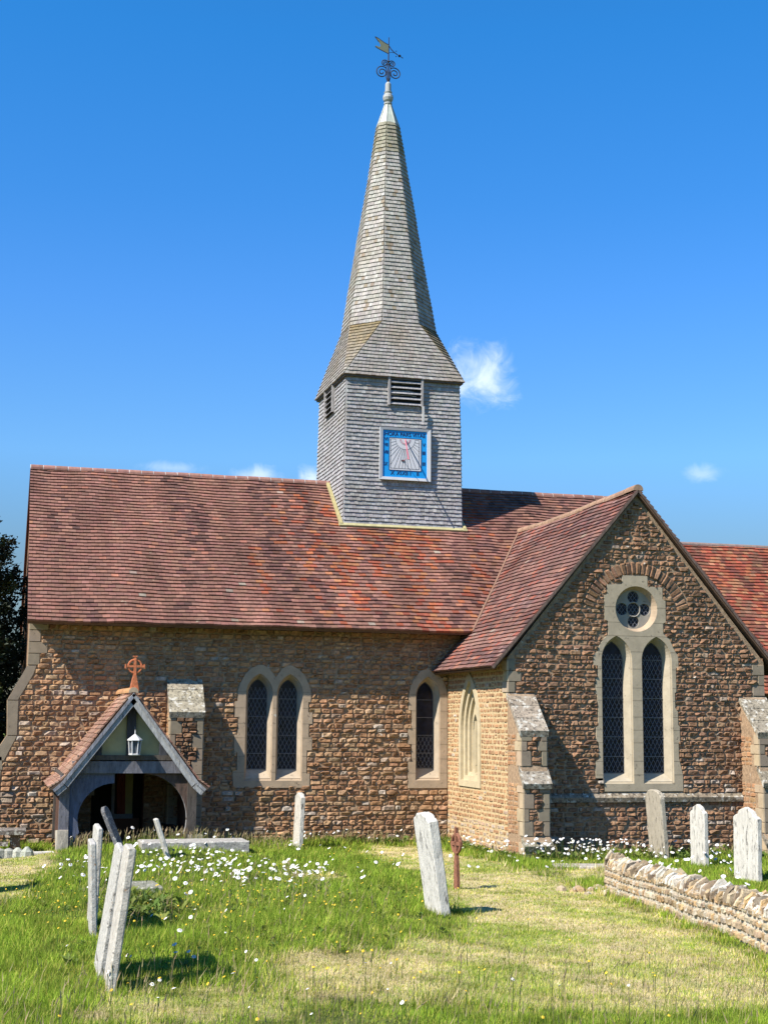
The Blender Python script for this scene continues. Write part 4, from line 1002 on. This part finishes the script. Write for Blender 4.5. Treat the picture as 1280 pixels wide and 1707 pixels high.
# rusty iron cross with a wheel head, seen nearly edge on
ic = empty('iron_cross', (-3.54, -11.3, gz(-3.54,-11.3)), 'rust brown iron wheel cross standing beside the white leaning gravestone', 'cross')
ix, iy = -3.54, -11.3; izz = gz(ix, iy); ya = R_(98)
T = Matrix.Translation((ix, iy, izz)) @ Matrix.Rotation(ya, 4, 'Z') @ Matrix.Rotation(R_(1.5), 4, 'Y')
RU = (.27,.115,.07); mb = MB()
def tp(*p): return T @ Vector(p)
lp = [(-.07,-.2),(.07,-.2),(.045,.42),(.03,.5),(-.03,.5),(-.045,.42)]
mb.prism([tp(a, -.025, z) for a, z in lp], (tp(0,.05,0)-tp(0,0,0)), RU); mb.build('shaft', M['rust'], ic)
mb = MB()
mb.tube([tp(.14*math.cos(t), 0, .68+.14*math.sin(t)) for t in np.linspace(0, 2*math.pi, 25)], .028, 6, RU)
for a, b in (((0,.5),(0,.92)), ((-.165,.68),(.165,.68))): mb.bar(tp(a[0],0,a[1]), tp(b[0],0,b[1]), .055, .045, tp(0,1,0)-tp(0,0,0), RU)
mb.build('wheel_head', M['rust'], ic)
# ledger slabs and kerbs
def slabstone(name, a, b, label, cat, m_, col, rot=0, h=.12):
    mb = MB(); cx = (a[0]+b[0])/2; cy = (a[1]+b[1])/2; z = gz(cx, cy)
    n = 6; w = (b[0]-a[0])/2; d = (b[1]-a[1])/2
    T = Matrix.Translation((cx, cy, z)) @ Matrix.Rotation(rot, 4, 'Z')
    pts = []
    for i in range(n+1): pts.append((lerp(-w, w, i/n)+random.uniform(-.01,.01), -d+random.uniform(-.015,.015)))
    for i in range(n+1): pts.append((lerp(w, -w, i/n)+random.uniform(-.01,.01), d+random.uniform(-.015,.015)))
    lo = [T @ Vector((p[0], p[1], -.1)) for p in pts]; md = [T @ Vector((p[0], p[1], h-.02)) for p in pts]; hi = [T @ Vector((p[0]*.98, p[1]*.94, h)) for p in pts]
    k = len(pts); V = lo+md+hi
    mb.mesh(V, [(i, (i+1) % k, k+(i+1) % k, k+i) for i in range(k)]+[(k+i, k+(i+1) % k, 2*k+(i+1) % k, 2*k+i) for i in range(k)]+[tuple(2*k+i for i in range(k))], col)
    return tag(mb.build(name, m_), label, cat)
slabstone('ledger_stone', (-7.68,-4.95), (-5.62,-4.2), 'long low grey ledger stone lying in grass before the porch', 'tomb slab', M['grey_stone'], (.42,.40,.37), R_(1), .13)
slabstone('ledger_stone', (-8.62,-12.3), (-8.15,-11.5), 'grey topped low tomb in long grass behind the four edge on gravestones', 'tomb slab', M['grey_stone'], (.26,.26,.2), R_(3), .17)
slabstone('ledger_stone', (-.35,-7.7), (.65,-7.2), 'flat pale slab lying among daisies at the foot of the buttress', 'tomb slab', M['grey_stone'], (.45,.41,.35), R_(-15), .07)
# chest tomb at the far left
ct = empty('chest_tomb', (-10.7,-1.7,gz(-10.7,-1.7)), 'dark stone bench like table tomb at the foot of the west buttress', 'tomb')
mb = MB(); mb.box((-11.6,-2.1,-.12),(-9.72,-1.3,-.04),(.20,.17,.15),.012); mb.build('table_slab', M['slab'], ct)
mb = MB(); mb.box((-10.02,-2.0,-.6),(-9.82,-1.4,-.12),(.16,.11,.08),.012); mb.build('leg', M['grey_stone'], ct)
mb = MB(); mb.box((-11.5,-2.0,-.6),(-11.3,-1.4,-.12),(.16,.11,.08),.012); mb.build('leg', M['grey_stone'], ct)
mb = MB(); mb.box((-11.5,-2.2,-.34),(-10.06,-1.9,-.26),(.20,.17,.15),.012); mb.build('lower_slab', M['slab'], ct)
slabstone('kerb_stone', (-9.95,-3.4), (-9.2,-3.15), 'thin white kerb slab on the grass left of the porch', 'kerb', M['white_stone'], WS, R_(6), .06)
mb = MB()
for k in range(7): 
    x, y = -10.75+k*.17, -3.6+random.uniform(-.1,.1); mb.lathe([(.02,-.1),(.14,.0),(.12,.10+.06*random.random()),(.03,.19)], (x,y,gz(x,y)), 7, vary((.42,.42,.36), .2))
tag(mb.build('rockery', M['grey_stone']), 'lichened border of rough stones at far left below the table tomb', 'rocks')

# ---- dry stone wall running towards the camera on the right
mb = MB()
A = Vector((-1.55,-12.3)); B = Vector((-4.035,-25.0)); D2 = (B-A).normalized(); Lw = (B-A).length; TH = .30
Nw = Vector((D2.y, -D2.x))
if Nw.x > 0: Nw = -Nw
def wz(t): p = A+D2*t; return gz(p.x, p.y)
DSP = pal([(.40,.29,.17), (.50,.40,.27), (.34,.25,.17), (.56,.50,.40), (.46,.29,.13)], .22)
Uw = Vector((D2.x, D2.y, 0))
FWl = Fr((A.x, A.y, 0), Uw, (0,0,1)); side = 1 if FWl.N.x < 0 else -1
for sgn in (1, -1):
    F = Fr((A.x, A.y, 0)+Vector((0,0,0)) if False else Vector((A.x, A.y, 0))+FWl.N*0, Uw, (0,0,1)) if sgn == 1 else Fr(Vector((A.x, A.y, 0))+Uw*Lw-FWl.N*TH, -Uw, (0,0,1))
    t = 0
    while t < Lw:
        st = .5
        tt = t if sgn == 1 else Lw-t-st
        z0 = wz(tt+st/2)
        sheet(mb, F, [(t, z0-.3), (t+st, z0-.3), (t+st, z0+.40), (t, z0+.40)], [], -.012, 0, (.66,.57,.44))
        t += st
    z = -.12
    while z < .36:
        h = random.uniform(.085, .115); t = 0
        while t < Lw:
            ww = random.uniform(.09, .19); tt = (t if sgn == 1 else Lw-t); zb = wz(min(tt, Lw-.1))
            zb2 = wz(max(0, min(tt+(ww if sgn == 1 else -ww), Lw-.1)))
            g = .015
            q = [(t+g, zb+z+g), (t+ww-g, zb2+z+g), (t+ww-g, zb2+z+h-g), (t+g, zb+z+h-g)]
            stone(mb, F, q, .012, .018, DSP(t, z)); t += ww
        z += h
e0 = Fr(Vector((A.x, A.y, 0))-FWl.N*TH, FWl.N, (0,0,1)); z0 = wz(0)
sheet(mb, e0, [(0,z0-.3),(TH,z0-.3),(TH,z0+.40),(0,z0+.40)], [], -.02, 0, (.5,.43,.33)); rubble(mb, e0, [(0,z0-.1),(TH,z0-.1),(TH,z0+.28),(0,z0+.28)], [], palette=DSP)
t = -.05
while t < Lw:                     # coping: upright rough stones set on edge
    w_ = random.uniform(.022, .06); h_ = random.uniform(.08, .20)*(1.25 if t < .5 else 1); c = A+D2*(t+w_/2); z0 = wz(max(0, t))+.36
    T = Matrix.Translation((c.x, c.y, z0)) @ Matrix.Rotation(math.atan2(D2.y, D2.x)+random.uniform(-.3,.3), 4, 'Z') @ Matrix.Rotation(random.uniform(-.32,.32), 4, 'Y')
    wv = TH/2+random.uniform(-.03, .04); off = -FWl.N.normalized()*TH/2
    n = 7; prof = [(-wv, 0), (wv, 0)]+[(wv*math.cos(a)*random.uniform(.7, 1.1), h_*(.35+.65*math.sin(a))*random.uniform(.7, 1.15)) for a in np.linspace(.25, math.pi-.25, n)]
    fr_ = [T @ Vector((-w_/2*random.uniform(.8,1), p[0], p[1])) + off for p in prof]; bk = [T @ Vector((w_/2*random.uniform(.8,1), p[0]*random.uniform(.9,1), p[1]*random.uniform(.92,1.02))) + off for p in prof]
    k = len(prof); col = DSP(t, 1)
    if random.random() < .28: col = mixc(col, (.72,.68,.60), .8)
    elif random.random() < .25: col = mixc(col, (.14,.11,.08), .7)
    mb.mesh(fr_+bk, [tuple(range(k))[::-1], tuple(k+i for i in range(k))]+[(i, (i+1) % k, k+(i+1) % k, k+i) for i in range(k)], col)
    t += w_*1.02
dw = mb.build('dry_stone_wall', M['drystone'])
tag(dw, 'low dry stone wall with upright coping stones running down the right side', 'wall')
mb = MB()
for k in range(26):
    x = random.gauss(-1.75,.18); y = random.gauss(-12.5,.4); r = random.uniform(.04,.10); z = gz(x,y)
    mb.lathe([(r*.3,-r*.5),(r,0),(r*.8,r*.5),(r*.2,r*.8)], (x,y,z), 6, DSP(x,y), random.random()*6)
tag(mb.build('rubble_stones', M['drystone']), 'loose pale rubble at the broken far end of the dry stone wall', 'rubble', kind='stuff')

# ---- yew tree behind the west end
def tree(base, label):
    root = empty('yew_tree', base, label, 'tree'); b = Vector(base)
    mb = MB(); mb.tube([b, b+Vector((.1,0,2)), b+Vector((-.1,.1,4.5)), b+Vector((0,0,7.3))], .55, 10, (1,1,1), .08)
    rr = random.Random(3)
    limbs = []
    for k in range(26):
        z = 1.0+k*.24; a = rr.uniform(0, 2*math.pi); ln = (3.6 if z < 4 else lerp(3.6, .8, (z-4)/3.6))*rr.uniform(.75, 1.0)
        p0 = b+Vector((0,0,z)); p1 = p0+Vector((math.cos(a)*ln*.5, math.sin(a)*ln*.5, .3)); p2 = p0+Vector((math.cos(a)*ln, math.sin(a)*ln, .9)); mb.tube([p0,p1,p2], .12, 6, (1,1,1), .02)
    mb.build('trunk', M['bark'], root, True)
    n_cl = 1700; per = 120
    g = np.random.default_rng(5)
    V = []; Cc = []
    for k in range(n_cl):
        z = g.uniform(0, 1)**.85*8.6; R = 4.5*math.sqrt(max(.02, 1-((z-3.2)/6.0)**2)) if z > 3.4 else 4.5*(.9+.1*z/3.4)
        a = g.uniform(0, 2*math.pi); r = R*(g.uniform(.45, 1)**.5)*g.uniform(.86, 1.06)
        c = np.array([math.cos(a)*r, math.sin(a)*r, z+.3]); out_ = np.array([math.cos(a), math.sin(a), .75]); out_ /= np.linalg.norm(out_)
        ln = g.uniform(.35, .75)
        t = g.uniform(0, 1, per); sp = .16*(1-t*.6)[:, None]
        P = c+out_*(t*ln)[:, None]+g.normal(0, 1, (per, 3))*sp
        d = out_+g.normal(0, .7, (per, 3)); d /= np.linalg.norm(d, axis=1)[:, None]; s = np.cross(d, g.normal(0, 1, (per, 3))); s /= np.linalg.norm(s, axis=1)[:, None]
        l_ = g.uniform(.05, .12, per)[:, None]; w_ = .036
        V.append(np.stack([P-s*w_, P+s*w_, P+d*l_], 1).reshape(-1, 3))
        cc = np.array([.016,.030,.011])*g.uniform(.6, 1.5)+ (np.array([.035,.04,.0]) if g.uniform() < .12 else 0)
        Cc.append(np.tile(cc, (per, 1))*g.uniform(.7, 1.3, (per, 1)))
    V = np.concatenate(V)+np.array(base); Cc = np.concatenate(Cc)
    o = trimesh('crown', V, Cc, M['leaf']); o.parent = root; o.matrix_parent_inverse = WM(root).inverted()
def trimesh(name, V, Cc, m_):
    n = len(V)//3; me = bpy.data.meshes.new(name); me.vertices.add(n*3); me.vertices.foreach_set('co', V.astype(np.float32).ravel())
    me.loops.add(n*3); me.loops.foreach_set('vertex_index', np.arange(n*3, dtype=np.int32)); me.polygons.add(n); me.polygons.foreach_set('loop_start', np.arange(0, n*3, 3, dtype=np.int32)); me.polygons.foreach_set('loop_total', np.full(n, 3, np.int32))
    me.update(calc_edges=True); me.materials.append(m_)
    at = me.attributes.new('Col', 'FLOAT_COLOR', 'FACE'); arr = np.ones((n, 4), np.float32); arr[:, :3] = Cc; at.data.foreach_set('color', arr.ravel())
    o = bpy.data.objects.new(name, me); link(o); return o
tree((-14.15, 4.5, -.6), 'dark evergreen yew tree behind the west end of the church')

# ---- grass
def gzn(X, Y): return np.array([gz(a, b) for a, b in zip(X, Y)])
def scatter(n, dmin, dmax, power=1.0):
    # points spread over the visible wedge of churchyard, denser nearer the camera
    out_x = []; out_y = []
    u = rng.uniform(0, 1, n); d = dmin*(dmax/dmin)**(u**power); a = rng.uniform(-.075, .57, n)
    return CAM.x+d*np.sin(a), CAM.y+d*np.cos(a), d
def keep_mask(X, Y):
    k = np.ones(len(X), bool)
    k &= ~((Y > -.05) & (X > -10.2) & (Y < 9.3)); k &= ~((X > .0) & (X < 6.1) & (Y > YG-.02)); k &= ~((X > 0) & (X < .57) & (Y > YG-.95)) & ~((X > 5.48) & (X < 6.1) & (Y > YG-.95))
    k &= ~((X > -9.15) & (X < -6.35) & (Y > PY+.05)); k &= ~((X > -7.68) & (X < -5.62) & (Y > -4.95) & (Y < -4.2)); k &= ~((X > -8.6) & (X < -8.15) & (Y > -12.3) & (Y < -11.5))
    tt = (X-A.x)*D2.x+(Y-A.y)*D2.y; nn = (X-A.x)*Nw.x+(Y-A.y)*Nw.y
    k &= ~((tt > -.05) & (tt < Lw) & (np.abs(nn+TH/2) < TH/2+.02))
    return k
X, Y, Dd = scatter(560000, 8.2, 36, 1.0)
# thinner cover on either side of what the photograph takes in
X2_ = rng.uniform(-22, 16, 330000); Y2_ = rng.uniform(-27, 6, 330000); A2_ = np.arctan2(X2_-CAM.x, Y2_-CAM.y); D2_ = np.hypot(X2_-CAM.x, Y2_-CAM.y)
o_ = ((A2_ < -.07) | (A2_ > .56) | (D2_ > 35)) & (D2_ > 3); X = np.concatenate([X, X2_[o_]]); Y = np.concatenate([Y, Y2_[o_]]); Dd = np.concatenate([Dd, np.maximum(D2_[o_], 22)])
k = keep_mask(X, Y); X, Y, Dd = X[k], Y[k], Dd[k]
# masks on a grid to keep it quick
gx0, gy0, gs_ = -14.0, -26.0, .1; NXg, NYg = 260, 290
MW = np.zeros((NYg, NXg)); SW = np.zeros((NYg, NXg)); ZG = np.zeros((NYg, NXg)); TL = np.zeros((NYg, NXg)); CL = np.zeros((NYg, NXg))
for j in range(NYg):
    for i in range(NXg):
        x = gx0+i*gs_; y = gy0+j*gs_; MW[j, i] = mown(x, y); SW[j, i] = straw(x, y); ZG[j, i] = gz(x, y); CL[j, i] = noise.noise(Vector((x*2.3, y*1.8, 33)))+.8*noise.noise(Vector((x*6, y*5, 3))); TL[j, i] = noise.noise(Vector((x*.8, y*.6, 8)))+.6*noise.noise(Vector((x*3, y*3, 1)))
def smp(Gd, X, Y):
    fx = np.clip((X-gx0)/gs_, 0, NXg-1.01); fy = np.clip((Y-gy0)/gs_, 0, NYg-1.01); i = fx.astype(int); j = fy.astype(int); a = fx-i; b = fy-j
    return Gd[j, i]*(1-a)*(1-b)+Gd[j, i+1]*a*(1-b)+Gd[j+1, i]*(1-a)*b+Gd[j+1, i+1]*a*b
mo = smp(MW, X, Y); sw = smp(SW, X, Y); Z = smp(ZG, X, Y); tl = smp(TL, X, Y)
n = len(X); h = np.where(mo > rng.uniform(.2, .8, n), rng.uniform(.015, .045, n), rng.uniform(.04, .15, n)*(1+.8*np.clip(tl, -.6, 1))*np.clip((Dd-6)/7, .42, 1)*.86)
nearw = ((Y > -1.2) & (X < 0)) | ((Y > YG-1.3) & (X > 0)); h = np.where(nearw & (h > .05), h*1.35, h)
wd = np.clip(.0036*Dd/10, .0034, .012)*rng.uniform(.7, 1.3, n)
az = rng.uniform(0, 2*math.pi, n); P0 = np.stack([X, Y, Z-.01], 1); S = np.stack([np.cos(az), np.sin(az), np.zeros(n)], 1)*wd[:, None]
ln = np.stack([rng.normal(.1, .35, n), rng.normal(0, .35, n), np.ones(n)], 1)*h[:, None]
V = np.stack([P0-S, P0+S, P0+ln], 1).reshape(-1, 3)
gcol = np.array([.235, .345, .03])[None]*rng.uniform(.65, 1.35, (n, 1)); ycol = np.array([.52, .50, .10])[None]*rng.uniform(.7, 1.2, (n, 1)); scol = np.array([.72, .59, .32])[None]*rng.uniform(.7, 1.15, (n, 1))
r1 = rng.uniform(0, 1, n)
cc = np.where((r1 < .14+.25*np.clip(-tl, 0, 1))[:, None], ycol, gcol); cc = np.where(((mo > .4) & (rng.uniform(0, 1, n) < .08+.66*sw))[:, None], scol, cc)
cc = np.where(((mo > .4) & (rng.uniform(0, 1, n) < .3))[:, None], ycol, cc)
cl = smp(CL, X, Y); cc = cc*(1+.55*np.clip(cl, -.7, .6))[:, None]
tag(trimesh('grass', V, cc, M['grass']), kind='stuff')
# tall seed heads: bottom edge, by the walls
sx_ = []; 
def addst(n, fx, fy): 
    for _ in range(n): sx_.append((fx(), fy()))
addst(600, lambda: random.uniform(-10.6,-4.5), lambda: random.uniform(-24,-21.6)); addst(260, lambda: random.uniform(-10.4,-4.5), lambda: random.uniform(-21.5,-20.3))
addst(420, lambda: random.uniform(-8.9,-4.6), lambda: random.uniform(-4.0,-3.1)); addst(350, lambda: random.uniform(-6,0), lambda: random.uniform(-.9,-.15)); addst(260, lambda: random.uniform(0,6), lambda: random.uniform(YG-1.6,YG-.3)); addst(500, lambda: random.uniform(-9.4,-5.5), lambda: random.uniform(-19.5,-9))
mb = MB()
for x, y in sx_:
    if (x > -9.2 and x < -6.4 and y > PY): continue
    z = gz(x, y); h_ = random.uniform(.18, .36); dx = random.gauss(.03, .05); dy = random.gauss(0, .04); a = random.uniform(0, 3.14); d = math.hypot(x-CAM.x, y-CAM.y); w_ = .0016*max(1, d/12)
    ux, uy = math.cos(a), math.sin(a); c = vary(random.choice([(.35,.33,.12), (.20,.24,.05), (.40,.30,.16)]), .2)
    p0 = Vector((x, y, z)); p1 = p0+Vector((dx*.5, dy*.5, h_*.75)); p2 = p0+Vector((dx, dy, h_)); s = Vector((ux, uy, 0))
    mb.poly([p0-s*w_, p0+s*w_, p1+s*w_, p1-s*w_], c); mb.poly([p1-s*w_, p1+s*w_*3.2, p2, p1-s*w_*3.2], mixc(c, (.38,.27,.2), .5))
tag(mb.build('seed_heads', M['grass']), kind='stuff')
# broad-leaved weeds along the wall feet and in the long grass
mb = MB()
def weed(x, y, sc):
    z = gz(x, y); n = random.randint(7, 14); c0 = vary(random.choice([(.10,.17,.03), (.14,.20,.04), (.20,.24,.05)]), .25)
    for k in range(n):
        a = random.uniform(0, 6.28); l_ = sc*random.uniform(.5, 1.1); up = random.uniform(.3, 1.3); d = Vector((math.cos(a), math.sin(a), up)).normalized(); sd_ = Vector((-math.sin(a), math.cos(a), 0))*l_*.17
        p = Vector((x, y, z+random.uniform(0, sc*.6))); mid = p+d*l_*.55; tip = p+d*l_-Vector((0,0,l_*.12))
        mb.poly([p, mid-sd_, tip, mid+sd_], vary(c0, .15))
for _ in range(230): 
    x = random.uniform(-6, -.1); weed(x, random.uniform(-.55, -.1), random.uniform(.08, .17))
for _ in range(170): weed(random.uniform(-.55, -.06), random.uniform(-5.0, -.3), random.uniform(.08, .17))
for _ in range(200): weed(random.uniform(.1, 6), random.uniform(-5.6, -5.05) if random.random() < .4 else random.uniform(-4.6, -4.15), random.uniform(.1, .2))
for _ in range(260): 
    x = random.uniform(-9.8, -4.5); y = random.uniform(-19.5, -7)
    if mown(x, y) < .3: weed(x, y, random.uniform(.05, .12))
for _ in range(150): weed(random.gauss(-8.55,.28), random.gauss(-13.6,1.0), random.uniform(.08, .18))
tag(mb.build('weeds', M['grass']), kind='stuff')
# ---- ox-eye daisies and buttercups
mb = MB(); yb = MB()
def daisy(m_, x, y, r, hh, col):
    z = gz(x, y)+hh; tilt = Vector((random.gauss(-.4,.5), random.gauss(-.45,.45), 1)).normalized(); a = tilt.cross(Vector((1,0,.1))).normalized(); b = tilt.cross(a); c = Vector((x, y, z)); n = 9
    ring = [c+(a*math.cos(2*math.pi*i/n)+b*math.sin(2*math.pi*i/n))*r*random.uniform(.85,1.1)-tilt*r*.15 for i in range(n)]
    m_.mesh([c+tilt*.004]+ring, [(0, 1+(i+1) % n, 1+i) for i in range(n)], vary(col, .08))
    m_.poly([c+Vector((-.002,0,0)), c+Vector((.002,0,0)), Vector((x+.004,y,z-hh)), Vector((x-.004,y,z-hh))], (.10,.16,.03))
    if m_ is mb:
        k2 = 6; m_.mesh([c+tilt*.010]+[c+tilt*.006+(a*math.cos(2*math.pi*i/k2)+b*math.sin(2*math.pi*i/k2))*r*.27 for i in range(k2)], [(0, 1+(i+1) % k2, 1+i) for i in range(k2)], (.6,.42,.05))
WH = (.80,.80,.80)
for (cx, cy, sx, sy, n, h0, h1) in [(-6.95,-7.5,.6,1.5,115,.1,.24), (-6.3,-9.4,.5,1.2,42,.1,.22), (-5.6,-8.9,.4,1.0,34,.1,.22), (-5.4,-10.4,.35,.8,16,.1,.2), (-7.6,-8.2,.5,1.3,22,.1,.22), (-8.9,-8.5,.35,1.6,24,.08,.18),
                                   (.6,-5.6,.6,.35,62,.15,.5), (-.35,-3.3,.18,1.2,46,.06,.3), (1.3,-4.9,.6,.35,42,.15,.45), (-2.8,-.5,1.6,.2,34,.12,.35), (3.6,-5.2,1.5,.6,50,.1,.4), (2.6,-7.8,1.1,1.6,70,.12,.3), (.5,-10,1.2,1.6,34,.12,.3), (-.8,-13.2,.5,1.2,16,.12,.3), (-7.0,-3.6,1.0,.3,8,.2,.35), (-4.2,-4.5,1.4,2.2,12,.1,.25), (-9.0,-19,.9,1.6,14,.06,.2), (-6.5,-21.6,1.8,.8,14,.1,.3), (-7.9,-15,.8,2,14,.1,.2), (-4.6,-7.5,1.0,2.5,14,.1,.2)]:
    for _ in range(n):
        x = random.gauss(cx, sx); y = random.gauss(cy, sy)
        if (y > -.08 and x < 0) or (x > 0 and y > YG-.08) or (x > -.04 and y > -5.05 and x < .6): continue
        d = math.hypot(x-CAM.x, y-CAM.y)
        daisy(mb, x, y, random.uniform(.016, .042)*min(1, max(.45, d/22)), random.uniform(h0, h1), WH)
for (cx, cy, sx, sy, n) in [(-7.3,-13.5,.9,1.6,80), (-8.2,-17.5,.8,2.2,60), (-9.7,-13.5,.35,2.5,45), (-6.0,-12,.9,2.5,50), (-3.2,-5,1.2,2.5,30), (-7,-21,1.8,1.2,40), (-.6,-3.6,.25,1.3,16)]:
    for _ in range(n):
        x = random.gauss(cx, sx); y = random.gauss(cy, sy)
        if y > -.3: continue
        daisy(yb, x, y, random.uniform(.008, .015), random.uniform(.08, .2), (.75,.50,.03))
tag(mb.build('daisies', M['flower']), kind='stuff'); tag(yb.build('buttercups', M['flower']), kind='stuff')
print('objects', len(bpy.data.objects))
